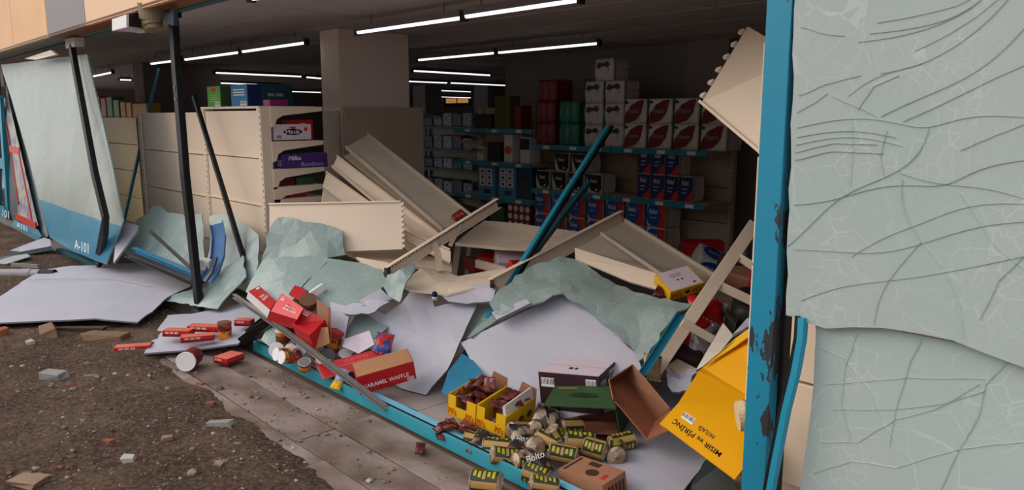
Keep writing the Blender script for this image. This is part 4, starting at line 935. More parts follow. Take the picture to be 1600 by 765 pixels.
def bag(name, label, cat, c, d, R, mt, group=None, seed=0, mtc=None, n=9, mk=True):
    """pillow bag: two bulged faces and crimped ends"""
    r_ = random.Random(seed); M_ = Matrix.Translation(c) @ R.to_matrix().to_4x4()
    V = []; F = []
    for s_ in (1, -1):
        for i in range(n):
            for j in range(n):
                a, b = i/(n-1)*2-1, j/(n-1)*2-1
                z = (max(0, 1-a**4)*max(0, 1-abs(b)**2.6))**.6*d[2]/2*s_
                wob = noise.noise(Vector((a*2.2+seed, b*2.2, s_*3)))*.22*d[2]*(1-abs(b)**6)
                pin = 1-.12*(1-b*b)**2*0 - .10*max(0, 1-abs(b)**1.5)*abs(a)**3
                V.append(Vector((a*d[0]/2*pin, b*d[1]/2*.9, z+wob)))
    k = n*n
    for s_ in (0, 1):
        for i in range(n-1):
            for j in range(n-1):
                f = [s_*k+i*n+j, s_*k+(i+1)*n+j, s_*k+(i+1)*n+j+1, s_*k+i*n+j+1]; F.append(f if not s_ else f[::-1])
    mb = MB(); mb.add(V, F)
    ends = []
    for s_ in (1, -1):
        e = MB(); w = d[0]*.98; y0 = s_*d[1]/2*.88; y1 = s_*d[1]/2; m2 = 9; vv = []
        for q in (0, 1):
            for i in range(m2):
                x = (i/(m2-1)-.5)*w; vv += [Vector((x, (y0, y1)[q], .0025*((-1)**i)+(noise.noise(Vector((x*20+seed, s_, 0)))*.012*q)))]
        ff = [(i, i+1, m2+i+1, m2+i) for i in range(m2-1)]
        vv2 = [p-Vector((0, 0, .002)) for p in vv]; N2 = len(vv)
        ff2 = ff+[tuple(x+N2 for x in f[::-1]) for f in ff]; e.add(vv+vv2, ff2); ends.append(e)
    if not mk: return mb, ends
    t = thing(name, label, cat, c, group)
    mb.v = [M_ @ p for p in mb.v]; mb.build('pouch', mt, t, smooth=True)
    for e in ends: e.v = [M_ @ p for p in e.v]; e.build('crimped_end', mtc or mt, t)
    return t
for i, (p, d, R, mt, lab) in enumerate((((1104, 498, 4.3), (.16, .24, .07), (1.2, .3, .5), BAGS, 'silver snack bag upright behind the middle ladder arm'), ((1102, 482, 4.28), (.22, .14, .08), (1.0, .2, .9), BAGR, 'bright red snack bag above the silver one'),
  ((1118, 508, 4.35), (.14, .22, .06), (1.1, -.3, .2), BAGS, 'second silver snack bag leaning on the red one'), ((1094, 535, 4.2), (.13, .22, .06), (1.3, .1, .8), BAGS, 'silver snack bag below the lowest ladder arm'), ((1084, 520, 4.22), (.09, .22, .06), (1.3, .5, .3), BAGR, 'thin red bag edge left of the lower silver bag'),
  ((1130, 492, 4.5), (.34, .12, .06), (.5, .5, 1.0), mat('clear_red_film', (150, 60, 58), .25, rgb2=(90, 40, 40)), 'long reddish film bag stretched under the grey shelf'))):
    bag('snack_bag', lab, 'bag', D(*p), d, Euler(R), mt, 'snack bags in the ladder frame', seed=i+3)
th = thing('black_basket', 'black plastic tray with a white tag right of the snack bags', 'tray', D(1145, 520, 4.2))
MB().slab(DL((1130, 507, 4.25), (1146, 498, 4.3), (1160, 508, 4.25), (1146, 527, 4.15)), .08).build('tray_body', mat('dark_olive_plastic', (44, 46, 38), .5), th, bev=.01)
MB().slab(DL((1140, 510, 4.2), (1146, 508, 4.2), (1148, 513, 4.19), (1142, 515, 4.19)), .002).build('white_tag', WHITEP, th)
tag(MB().box(D(1172, 488, 4.3), (.2, .3, .2), Euler((.3, .2, .6)).to_matrix()).build('dark_sack', mat('black_sack', (34, 32, 34), .5, bump=.4, bscale=12), bev=.06, smooth=True, seg=3), 'black sack beside the teal post inside the frame', 'sack')
# products seen through the upper ladder arms
for i, (p, s, mt, lab) in enumerate((((1165, 438, 5.0), (.26, .2, .12), BROWN, 'brown carton seen between the upper ladder arms'), ((1178, 440, 4.9), (.06, .1, .2), mat('crimson_print', (190, 20, 60), .4), 'crimson bottle-shaped pack beside the teal post'), ((1160, 415, 5.2), (.3, .2, .1), DRK, 'dark carton above the brown one in the frame'))):
    tag(MB().box(D(*p), s, Euler((.1, .1, .4*i)).to_matrix()).build('loose_box', mt, bev=.01), lab, 'box')
th = thing('wire_rack', 'grey wire rack standing behind the upper ladder arm', 'rack', D(1170, 470, 5.0))
for k in range(4): MB().cyl(D(1166+k*5, 372, 5.1), Vector((D(1166+k*5, 372, 5.1).x, D(1166+k*5, 372, 5.1).y, 0)), .008 if k else .02, n=6).build('wire', STEEL, th)
# red basket and roll packs on the floor by the right bay
th = thing('shopping_basket', 'red plastic basket on top of paper rolls near the right bay', 'basket', Zp(1097, 386, .18))
c = Zp(1097, 386, .24)
for dx, dy, sx, sy in ((0, -.12, .4, .014), (0, .12, .4, .014), (-.2, 0, .014, .24), (.2, 0, .014, .24)): MB().box(c+Matrix.Rotation(.75, 3, 'Z') @ Vector((dx, dy, 0)), (sx, sy, .14), Matrix.Rotation(.75, 3, 'Z')).build('side', BAGR, th, bev=.004)
MB().box(c-Vector((0, 0, .065)), (.4, .24, .012), Matrix.Rotation(.75, 3, 'Z')).build('floor', BAGR, th)
for i, (p, R, lab) in enumerate((((1108, 408, .13), (.5, .4, .9), 'tilted white roll pack with blue oval below the red basket'),)):
    t = thing('roll_pack', lab, 'toilet paper', Zp(*p)); M_ = Matrix.Translation(Zp(*p)) @ Euler(R).to_matrix().to_4x4()
    mb = MB().box((0, 0, 0), (.31, .26, .2)); mb.v = [M_ @ v for v in mb.v]; mb.build('film_body', FILM, t, bev=.03, seg=3, smooth=True)
    for f in ('front', 'top'):
        q = facequad(M_, (.31, .26, .2), f); patch(t, q, .12, .88, .15, .9, BLUEP, 'print_oval', t=.003, shape='oval'); text_on(t, q, 'Nobul', .3, .7, .45, .65, WHITEP, depth=.006)
for i, p in enumerate(((1080, 402, .09), (1094, 404, .09))):
    t = thing('paper_roll', ('left', 'right')[i] + ' loose white paper roll under the red basket', 'paper roll', Zp(*p)); c = Zp(*p); ax = (CO-c); ax.z = 0; ax.normalize()
    MB().cyl(c, c-ax*.14, .075, n=20).build('roll', FILM, t); MB().cyl(c+ax*.001, c+ax*.002, .026, n=14).build('core', TAN, t)

# ================================================================ BROKEN GLASS AND BOARDS
GE = MATS['glass_edge']; gl = dict(t=.009, mi_edge=1)
def gsheet(pts, label, **kw):
    k = dict(gl); k.update(kw); return sheet('broken_glass_sheet', DL(*pts), [GLASS, GE], label, 'glass sheet', 'crumpled milky glass sheets', **k)
gsheet([(195, 396, 7.6), (205, 350, 7.75), (225, 334, 7.7), (236, 320, 7.7), (251, 322, 7.6), (265, 334, 7.4), (296, 337, 7.1), (318, 334, 6.95), (320, 400, 6.5), (312, 440, 6.2), (255, 418, 6.9)], 'milky glass sheet slumped against the gondola behind the thick black post', cell=.12, crumple=.05, jag=.012, seed=21)
gsheet([(328, 338, 6.75), (345, 334, 6.7), (364, 339, 6.55), (390, 354, 6.35), (405, 368, 6.25), (404, 412, 6.05), (393, 440, 5.95), (352, 445, 6.2), (325, 402, 6.5)], 'milky glass sheet with rounded top right of the thick black post', cell=.1, crumple=.03, jag=.008, seed=22)
gsheet([(249, 468, 6.45), (285, 455, 6.5), (317, 442, 6.4), (350, 416, 6.3), (380, 398, 6.15), (385, 432, 5.95), (360, 455, 5.95), (340, 482, 5.9), (318, 480, 6.05), (285, 473, 6.25)], 'folded milky glass sheet at the foot of the thick black post', cell=.09, crumple=.03, jag=.01, seed=23)
gsheet([(406, 421, 5.65), (421, 362, 5.68), (433, 339, 5.7), (441, 337, 5.7), (475, 346, 5.65), (502, 349, 5.65), (537, 362, 5.6), (540, 398, 5.5), (512, 402, 5.45), (470, 425, 5.4)], 'crumpled milky glass standing before the toothed panel', cell=.08, crumple=.04, jag=.012, seed=24)
gsheet([(384, 456, 5.45), (411, 408, 5.55), (440, 402, 5.5), (490, 399, 5.45), (516, 402, 5.4), (472, 446, 5.2), (455, 472, 5.1), (428, 470, 5.2)], 'milky glass sheet below, left of the diagonal tear', cell=.08, crumple=.025, jag=.008, seed=25)
gsheet([(516, 403, 5.36), (560, 409, 5.3), (598, 421, 5.2), (604, 434, 5.1), (594, 452, 5.0), (570, 468, 4.95), (545, 482, 4.9), (505, 480, 5.0), (470, 462, 5.12), (474, 446, 5.18)], 'flat milky glass sheet right of the diagonal tear', cell=.08, crumple=.02, jag=.008, seed=26)
gsheet([(598, 446, 4.85), (606, 430, 4.9), (625, 422, 4.88), (648, 411, 4.95), (649, 424, 4.9), (633, 446, 4.75), (624, 471, 4.7), (608, 463, 4.75)], 'small curled glass scrap at the lower end of the slotted upright', cell=.05, crumple=.03, jag=.006, seed=27)
gsheet([(764, 472, 4.6), (776, 458, 4.65), (824, 423, 4.85), (874, 401, 4.95), (905, 408, 4.9), (940, 430, 4.75), (1000, 453, 4.5), (1050, 470, 4.3), (1081, 473, 4.2), (1041, 507, 4.1), (1012, 552, 4.0), (998, 562, 4.0), (985, 540, 4.1), (930, 490, 4.35), (880, 462, 4.5), (820, 475, 4.5), (775, 495, 4.55)], 'largest crumpled glass sheet draped right of the teal bars', cell=.07, crumple=.045, jag=.014, seed=28, freq=3.5)
gsheet([(717, 533, 4.75), (729, 505, 4.85), (747, 474, 4.95), (770, 478, 4.8), (800, 482, 4.75), (770, 505, 4.65), (735, 525, 4.6)], 'dark green glass strip between the two big white boards', cell=.08, crumple=.02, seed=29)
gsheet([(540, 540, 4.75), (542, 512, 4.9), (556, 490, 5.0), (600, 484, 5.0), (620, 500, 4.9), (580, 530, 4.75)], 'glass corner under the curved white board near the can', cell=.08, crumple=.02, seed=30)
bl = sheet('blue_glass_sheet', DL((690, 612, 4.3), (700, 580, 4.42), (722, 552, 4.55), (737, 560, 4.5), (762, 592, 4.25), (745, 622, 4.1), (722, 634, 4.08)), [mat('blue_film_glass', (52, 128, 164), .3), GE], 'blue filmed glass piece between the white boards above the yellow trays', 'glass sheet', t=.009, cell=.08, crumple=.01, seed=31, mi_edge=1)
WB = [WHITE, CORE]; wk = dict(t=.012, mi_edge=1)
def board(pts, label, z=None, mats=None, **kw):
    k = dict(wk); k.update(kw)
    P = [Zp(p[0], p[1], p[2]) for p in pts] if z else DL(*pts)
    return sheet('broken_board', P, mats or WB, label, 'board', 'broken white boards', **k)
board([(-70, 482, .10), (0, 462, .08), (65, 421, .06), (110, 415, .08), (225, 410, .10), (258, 421, .12), (310, 440, .12), (262, 464, .11), (245, 480, .10), (215, 503, .09), (150, 497, .10), (110, 500, .09), (0, 503, .09), (-60, 505, .09)], 'huge white board lying on the soil at the left', z=True, cell=.12, crumple=.012, jag=.004, seed=41)
board([(225, 551, .05), (243, 522, .05), (262, 492, .06), (300, 489, .07), (345, 480, .10), (395, 470, .14), (411, 497, .14), (393, 517, .12), (372, 536, .09), (300, 545, .06)], 'grey-white board holding the red biscuit boxes', z=True, cell=.1, crumple=.012, jag=.004, seed=42)
board([(577, 480, 4.98), (600, 490, 4.9), (627, 471, 4.95), (642, 450, 5.0), (673, 461, 4.92), (678, 478, 4.85), (727, 470, 4.82), (747, 473, 4.8), (717, 536, 4.6), (700, 577, 4.52), (666, 617, 4.44), (625, 606, 4.54), (590, 585, 4.75), (560, 556, 4.95), (548, 530, 5.0)], 'curved white board leaning behind the open red box', cell=.09, crumple=.03, jag=.006, seed=43, freq=2.)
board([(719, 535, 4.62), (880, 456, 4.62), (974, 518, 4.25), (968, 527, 4.22), (996, 553, 4.1), (1003, 578, 4.02), (962, 640, 3.95), (868, 656, 4.02), (835, 648, 4.06), (757, 593, 4.35)], 'large clean white board leaning behind the maroon carton', cell=.1, crumple=.01, jag=.006, seed=44)
board([(955, 690, .04), (1000, 640, .05), (1045, 592, .06), (1090, 600, .06), (1120, 640, .05), (1106, 714, .04), (1062, 775, .04), (985, 790, .03), (930, 740, .03)], 'white board flat on the floor under the amber carton', z=True, cell=.1, crumple=.006, jag=.004, seed=45)
board([(516, 471, 4.95), (548, 480, 4.88), (538, 530, 4.75), (518, 526, 4.8)], 'narrow white panel strip upright beside the cardboard flap', cell=.1, seed=46)
board([(197, 347, 7.35), (216, 352, 7.25), (214, 361, 7.2), (177, 411, 7.1), (180, 385, 7.2), (184, 360, 7.35)], 'pointed white shard propped left of the slumped glass', cell=.15, seed=47, t=.02)
board([(560, 469, 4.9), (594, 450, 4.97), (613, 466, 4.9), (590, 472, 4.86), (568, 477, 4.85)], 'small torn white shard near the curled glass', cell=.06, seed=48, crumple=.01)
board([(520, 480, 4.95), (545, 474, 4.92), (580, 468, 4.88), (610, 472, 4.85), (585, 486, 4.8), (548, 492, 4.82)], 'ragged torn white flap along the lower glass edge', cell=.05, seed=49, crumple=.03, jag=.012)
board([(690, 462, 4.82), (712, 448, 4.9), (745, 442, 4.88), (776, 447, 4.75), (768, 470, 4.7), (730, 474, 4.74), (700, 470, 4.78)], 'cracked white plaster flap below the dark hollow', cell=.06, seed=50, crumple=.02, jag=.006)
board([(768, 487, 4.58), (822, 467, 4.55), (829, 473, 4.5), (776, 499, 4.52)], 'narrow white shard lying on the large crumpled glass', cell=.08, seed=51, t=.02)
board([(1087, 578, 3.85), (1130, 504, 4.05), (1146, 524, 3.95), (1112, 565, 3.8)], 'cream triangular board shard above the amber carton', mats=[CREAM, CORE], cell=.1, seed=52)
board([(1144, 523, 3.85), (1168, 496, 3.95), (1185, 502, 3.85), (1165, 512, 3.8)], 'pale blue-white shard beside the teal post', cell=.1, seed=53)
board([(1042, 590, 3.95), (1046, 574, 4.05), (1062, 585, 4.0), (1086, 578, 3.95), (1076, 610, 3.85), (1050, 612, 3.9)], 'torn ragged white scrap left of the amber carton', cell=.04, jag=.014, crumple=.02, seed=54)
board([(15, 391, .12), (68, 371, .16), (79, 374, .16), (80, 384, .13), (32, 393, .10)], 'small white slab on the soil below the poster pane', z=True, t=.05, cell=.2, seed=55)
board([(-10, 411, .06), (8, 402, .07), (42, 396, .09), (48, 400, .08), (10, 412, .06)], 'thin grey plate on the soil at the left edge', z=True, mats=[mat('grey_plate', (176, 184, 186), .35), CORE], cell=.2, seed=56)
board([(535, 541, 4.62), (538, 529, 4.72), (577, 516, 4.72), (585, 538, 4.62), (560, 552, 4.58)], 'lilac-grey card leaning behind the snack cans', mats=[LILAC, CORE], cell=.1, seed=57, t=.005)
t_ = tag(MB().sweep(DL((478, 466, 5.0), (506, 447, 5.1)), RECT(.05, .03), side=CU).build('rail_scrap', WHITEP, bev=.005), 'short white rail scrap lying on the glass by the red cartons', 'scrap')
# crack line on the big board, a thin grey ridge laid on top
for nm, pl in (('broken_board', [(45, 437, .095), (110, 435, .105), (180, 436, .11), (235, 447, .12)]),):
    MB().sweep([Zp(x, y, z+.004) for x, y, z in pl], [(-.004, 0), (0, .003), (.004, 0), (0, -.004)], side=(1, 0, 0)).build('crease', mat('crease_grey', (170, 168, 174), .7), bpy.data.objects[nm])
# drain pipe
a, b = Zp(-40, 427, .05), Zp(86, 428, .05)
th = thing('drain_pipe', 'broken grey plastic drain pipe lying on the soil', 'pipe', a)
PVC = mat('grey_pvc', (158, 152, 158), .5, var=.15, scale=5)
ax = (b-a).normalized(); 
MB().cyl(a, b-ax*.15, .048, n=20).build('tube', PVC, th, smooth=False)
c = a.lerp(b, .6); MB().cyl(c, c+ax*.09, .054, n=20).build('coupling', PVC, th)
MB().cyl(b-ax*.15, b, .047, .047, n=20, cap=False).build('broken_end', mat('dark_pipe_bore', (60, 56, 56), .8), th)
# rails and rods near the post foot
def rod(name, pts, w, h, mt, label, cat, side=(0, 0, 1)): return tag(MB().sweep(DL(*pts), UCH(w, h, .006), side=side).build(name, mt), label, cat)
rod('glazing_rail', [(197, 396, 7.0), (250, 418, 6.6), (303, 441, 6.15)], .05, .05, mat('black_rail', (52, 54, 60), .3), 'dark glazing rail lying behind the foot of the thick post', 'rail')
rod('glazing_rail', [(209, 391, 7.0), (255, 410, 6.7), (303, 430, 6.3)], .06, .05, mat('mid_blue_paint', (58, 140, 180), .35), 'blue glazing rail parallel above the dark rail', 'rail')
rod('glazing_rod', [(235, 361, 6.9), (300, 420, 6.2)], .025, .02, STEEL, 'thin grey metal rod sloping down to the thick post', 'rod')
rod('glazing_rod', [(366, 462, 5.4), (440, 513, 4.8), (530, 581, 4.33), (603, 637, 4.1)], .030, .026, mat('bright_steel', (150, 150, 148), .4, .5), 'long grey metal bar lying over the spilled cups to the sill', 'rod')
rod('glazing_rail', [(1064, 490, 4.0), (1004, 584, 3.85)], .045, .03, TEAL, 'short bright teal rail leaning left of the ladder frame', 'rail', side=CR)
th = thing('bent_strip', 'curved blue steel strip standing right of the thick post', 'strip', D(330, 436, 6.1))
BST = mat('blue_steel', (96, 138, 190), .3, .3, var=.2)
pts = DL((338, 348, 6.45), (342, 370, 6.35), (340, 400, 6.25), (332, 424, 6.15), (322, 438, 6.1))
MB().sweep(pts, UCH(.11, .035, .006), side=CR).build('upper_strip', BST, th)
MB().sweep([p+Vector((.05, -.03, 0)) for p in pts[2:]], RECT(.02, .03), side=CR).build('chrome_edge', STEEL, th)
o = MB().box(D(321, 413, 6.2), (.09, .06, .10), Euler((.3, .2, .7)).to_matrix()).build('foam_block', WHITEP, bev=.01); tag(o, 'small white foam block caught at the blue steel strip', 'block')
# bent channel at the sill corner
th = thing('bent_channel', 'black channel bent up from the sill rail beside the biscuits', 'channel', D(384, 528, 5.2))
MB().sweep(DL((382, 527, 5.22), (412, 504, 5.1), (446, 484, 4.98)), UCH(.10, .06, .008), side=CR+CU*.9).build('channel_body', BLACK, th)
MB().slab(DL((384, 534, 5.18), (440, 497, 4.95), (452, 488, 4.93), (446, 484, 4.96), (386, 522, 5.2)), .006).build('teal_flange', TEALD, th)
MB().box(D(449, 486, 4.94), (.05, .04, .03)).build('end_clip', STEEL, th)
o = sheet('broken_glass_sheet', DL((408, 530, 5.05), (422, 503, 5.1), (434, 520, 4.95), (440, 540, 4.9), (425, 545, 4.95)), [GLASS, GE], 'small milky glass corner tucked under the bent channel', 'glass sheet', 'crumpled milky glass sheets', t=.009, cell=.08, mi_edge=1, seed=61)
# tiny dark figure-like scrap caught on the board
t = thing('wrapper_scrap', 'dark crumpled scrap caught on the top of the curved board', 'scrap', D(679, 464, 4.8))
for k in range(3): MB().add([D(679+5*math.cos(i*1.26+k), 459+5*k*.6+5*math.sin(i*1.26+k), 4.8-.01*((i+k) % 2)) for i in range(5)]+[D(679, 460+3*k, 4.77)], [(0, 1, 5), (1, 2, 5), (2, 3, 5), (3, 4, 5), (4, 0, 5)]).build('crumple', [NAVY, INK, FILM][k], t)
tag(sheet_mb(DL((1073, 765, 3.3), (1108, 712, 3.4), (1130, 722, 3.3), (1152, 765, 3.2), (1110, 800, 3.1)), t=.2, cell=.2, seed=3).build('green_crate', mat('dark_green_plastic', (34, 46, 42), .5)), 'dark green crate under the amber carton by the post', 'crate')
# ================================================================ SPILLED GOODS
CW = .004
def carton_open(name, label, cat, M_, d, mt_out, mt_in, open_face='top', flaps=(), group=None, wall=CW):
    """open carton: bottom and four walls as boards, hinged flaps"""
    x, y, z = d; c = M_ @ Vector((0, 0, -z/2)); t = thing(name, label, cat, c, group)
    def pl(nm, cc, dd, mt=None):
        mb = MB().box(cc, dd); mb.v = [M_ @ p for p in mb.v]; return mb.build(nm, mt or mt_out, t)
    pl('base', (0, 0, -z/2+wall/2), (x, y, wall))
    pl('wall', (0, -y/2+wall/2, 0), (x, wall, z)); pl('wall', (0, y/2-wall/2, 0), (x, wall, z)); pl('wall', (-x/2+wall/2, 0, 0), (wall, y, z)); pl('wall', (x/2-wall/2, 0, 0), (wall, y, z))
    i = wall*1.2
    pl('lining', (0, -y/2+i, 0), (x-2*i, .001, z-.002), mt_in); pl('lining', (0, y/2-i, 0), (x-2*i, .001, z-.002), mt_in); pl('lining', (-x/2+i, 0, 0), (.001, y-2*i, z-.002), mt_in); pl('lining', (x/2-i, 0, 0), (.001, y-2*i, z-.002), mt_in); pl('lining', (0, 0, -z/2+wall+.001), (x-2*i, y-2*i, .001), mt_in)
    for side, ang, ln in flaps:
        if side in 'fb':
            s_ = -1 if side == 'f' else 1; a = Vector((0, s_*y/2, z/2)); dv = Vector((0, s_*math.cos(ang), math.sin(ang)))*ln; ux = Vector((x/2, 0, 0))
        else:
            s_ = -1 if side == 'l' else 1; a = Vector((s_*x/2, 0, z/2)); dv = Vector((s_*math.cos(ang), 0, math.sin(ang)))*ln; ux = Vector((0, y/2, 0))
        q = [M_ @ p for p in (a-ux, a+ux, a+ux+dv, a-ux+dv)]
        MB().slab(q, wall).build('flap', [mt_in], t)
    return t
def closed(name, label, cat, M_, d, mt, top=None, group=None):
    t = thing(name, label, cat, M_ @ Vector((0, 0, -d[2]/2)), group); mb = MB().box((0, 0, 0), d); mb.v = [M_ @ p for p in mb.v]; mb.build('carton', mt, t, bev=.003)
    if top: patch(t, facequad(M_, d, 'top'), .005, .995, .005, .995, top, 'top_face')
    return t
# --- KARAMEL WAFFLE box
KC = CO+(Vector((-3.742, 2.426, .097))-CO)*.955; M_ = poseM([KC.x, KC.y, KC.z, .231, -.183, -5.134]); d = (.325, .153, .115)
t = carton_open('waffle_carton', 'open red KARAMEL WAFFLE carton with bare cardboard flap on the sill', 'carton', M_, d, REDC, TAN)
q = facequad(M_, d, 'front'); text_on(t, q, 'KARAMEL WAFFLE', .08, .88, .28, .50, WHITEP); barcode(t, q, .84, .97, .04, .22)
q = facequad(M_, d, 'top'); patch(t, q, .01, .99, .02, .98, TAN, 'top_flap', t=.004)
# --- SELECTION open red tray with cans
q = [D(503, 590, 4.68), D(570, 566, 4.75), D(600, 543, 4.85), D(494, 571, 4.75)]
t = thing('selection_carton', 'open red SELECTION carton full of snack tubs', 'carton', D(530, 590, 4.6))
fr = [D(505, 592, 4.46), D(612, 568, 4.54), D(601, 542, 4.6), D(494, 570, 4.52)]; fr[1] = fr[0]+fr[2]-fr[3]
bk = [D(492, 566, 4.86), D(582, 545, 4.95), D(580, 521, 5.0), D(484, 552, 4.88)]
MB().slab(fr, .004).build('front_wall', REDC, t); MB().slab([bk[0], fr[0], fr[3], bk[3]], .004).build('side_wall', PINK, t); MB().slab([bk[0], bk[1], fr[1], fr[0]], .004).build('base', TAN, t)
MB().slab(bk, .004).build('back_wall', LILAC, t)
text_on(t, fr, 'SELECTION', .38, .72, .70, .86, PINK); text_on(t, fr, 'KARAMEL WAFFLE', .30, .72, .48, .62, PINK)
# --- red cartons leaning at the left of the heap
def quadbox(name, label, top, drop, mt_top, mt_front, mt_side=None, cat='carton'):
    """closed carton from its upper face (bl, br, tr, tl) and a thickness vector"""
    t = thing(name, label, cat, top[0]+drop); lo = [p+drop for p in top]
    MB().hexa(lo, top).build('carton', mt_front, t)
    MB().slab([p-drop.normalized()*.002 for p in (top if newell(top).dot(drop) < 0 else top[::-1])], .0015).build('top_face', mt_top, t)
    if mt_side:
        n = (top[3]-top[0]).cross(drop).normalized(); f = [top[0], top[3], lo[3], lo[0]]
        c = sum(f, Vector())/4; n = n if n.dot(c-sum(top+lo, Vector())/8) > 0 else -n
        MB().slab([p+n*.002 for p in f], .0015).build('side_face', mt_side, t)
    return t
top = DL((422, 484, 4.85), (388, 455, 5.2), (405, 446, 5.32), (431, 470, 5.0))
t = quadbox('waffle_carton', 'slim red waffle carton with white side leaning leftmost in the heap', top, D(418, 495, 4.95)-D(422, 484, 4.85), REDC, WHITEP)
q = [top[1], top[0], top[3], top[2]]
text_on(t, [top[2], top[1], top[0], top[3]], 'KARAMEL', .2, .8, .56, .66, WHITEP, depth=.004); text_on(t, [top[2], top[1], top[0], top[3]], 'WAFFLE', .3, .75, .42, .52, WHITEP, depth=.004); patch(t, [top[2], top[1], top[0], top[3]], .12, .4, .06, .14, WHITEP, t=.004)
top = DL((423, 486, 4.8), (464, 499, 4.6), (474, 481, 4.68), (440, 457, 4.95))
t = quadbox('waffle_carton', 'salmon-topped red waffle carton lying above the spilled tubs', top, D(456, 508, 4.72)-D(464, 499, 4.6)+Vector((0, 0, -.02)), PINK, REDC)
fr = DL((456, 507, 4.66), (483, 524, 4.52), (508, 499, 4.66), (474, 481, 4.74))
q = [fr[0], fr[1], fr[2], fr[3]]; MB().slab(q, .12).build('end_body', REDC, t); barcode(t, q, .1, .35, .72, .88); 
qq = [top[0], top[1], top[2], top[3]]; text_on(t, qq, 'KARAMEL WAFFLE', .35, .85, .3, .42, WHITEP, depth=.004); text_on(t, qq, 'SELECTION', .4, .8, .5, .6, WHITEP, depth=.004); barcode(t, qq, .06, .22, .7, .86, 5)
top = DL((470, 470, 4.92), (451, 460, 5.0), (461, 445, 5.1), (480, 455, 5.0))
t = quadbox('waffle_carton', 'small red carton end standing behind the salmon-topped carton', top, Vector((-.03, .06, -.03)), REDC, REDD)
barcode(t, [top[1], top[0], top[3], top[2]], .6, .95, .6, .85, 5)
top = DL((452, 512, 4.8), (432, 500, 4.9), (440, 490, 4.95), (462, 500, 4.85))
quadbox('waffle_carton', 'red carton side glimpsed below the salmon-topped carton', top, Vector((0, .02, -.06)), REDC, REDD)
t = thing('cardboard_flap', 'open brown cardboard carton standing on end by the white strip', 'carton', D(500, 535, 4.7))
for nm, q, mt in (('tall_flap', ((495, 467, 4.85), (515, 481, 4.8), (516, 533, 4.66), (497, 520, 4.72)), BROWN), ('wall', ((484, 513, 4.66), (513, 511, 4.62), (516, 536, 4.58), (490, 547, 4.6)), TAN), ('side_flap', ((513, 481, 4.8), (517, 484, 4.7), (518, 532, 4.6), (514, 534, 4.66)), BROWND), ('inner_wall', ((497, 497, 4.8), (512, 500, 4.78), (512, 512, 4.74), (496, 513, 4.75)), BROWND)):
    MB().slab(DL(*q), .005).build(nm, mt, t)
# --- cans and tubs
def can(name, label, c, ax, r, h, mt_body, mt_lid, group=None, bands=(), taper=1., cat='tub', rim=None):
    """round tub: body, lid with rim, printed bands; c = base centre, ax = direction to the lid"""
    ax = Vector(ax).normalized(); R = Vector((0, 0, 1)).rotation_difference(ax).to_matrix(); T = lambda mb: (setattr(mb, 'v', [c + R @ p for p in mb.v]), mb)[1]
    t = thing(name, label, cat, c, group)
    T(MB().lathe([(r*taper*.9, 0), (r*taper, .004), (r, h*.93), (r*1.02, h*.95), (r, h*.96)], 22)).build('body', mt_body, t)
    T(MB().lathe([(r*1.05, h*.93), (r*1.06, h), (r*1.0, h*1.015), (r*.96, h*1.005)], 22)).build('lid', mt_lid, t)
    for a, b, m2 in bands:
        ra, rb = r*(taper+(1-taper)*a), r*(taper+(1-taper)*b)
        mb = MB(); n = 22; V = [(rr_*1.012*math.cos(2*math.pi*i/n), rr_*1.012*math.sin(2*math.pi*i/n), zz) for rr_, zz in ((ra, h*a), (rb, h*b)) for i in range(n)]
        mb.add(V, [(i, (i+1) % n, n+(i+1) % n, n+i) for i in range(n)]); T(mb).build('printed_band', m2, t)
    return t
ORT = mat('orange_tub_print', (214, 132, 40), .45, rgb2=(120, 58, 30), thr=(.38, .44), scale=26); DKT = mat('dark_tub_print', (86, 36, 40), .4, rgb2=(196, 60, 48), thr=(.42, .5), scale=28); MIX = mat('colourful_tub_print', (70, 84, 60), .4, rgb2=(190, 50, 48), thr=(.42, .5), scale=30); FOIL = mat('silver_tub_base', (172, 172, 172), .25, .7)
up = Vector((0, 0, 1)); toc = lambda c: (CO-c).normalized()
c = D(352, 528, 5.3); can('snack_tub', 'orange and brown tub standing upright on the biscuit board', c, up, .045, .115, ORT, mat('brown_lid', (120, 84, 60), .5), bands=((.5, .9, DKT),))
c = D(304, 562, 4.98); can('snack_tub', 'lying red-brown tub with a white lid out on the soil', c+Vector((0, 0, .03)), D(283, 583, 4.72)+Vector((0, 0, .02))-c, .058, .17, DKT, WHITEP, bands=((.3, .75, REDD),))
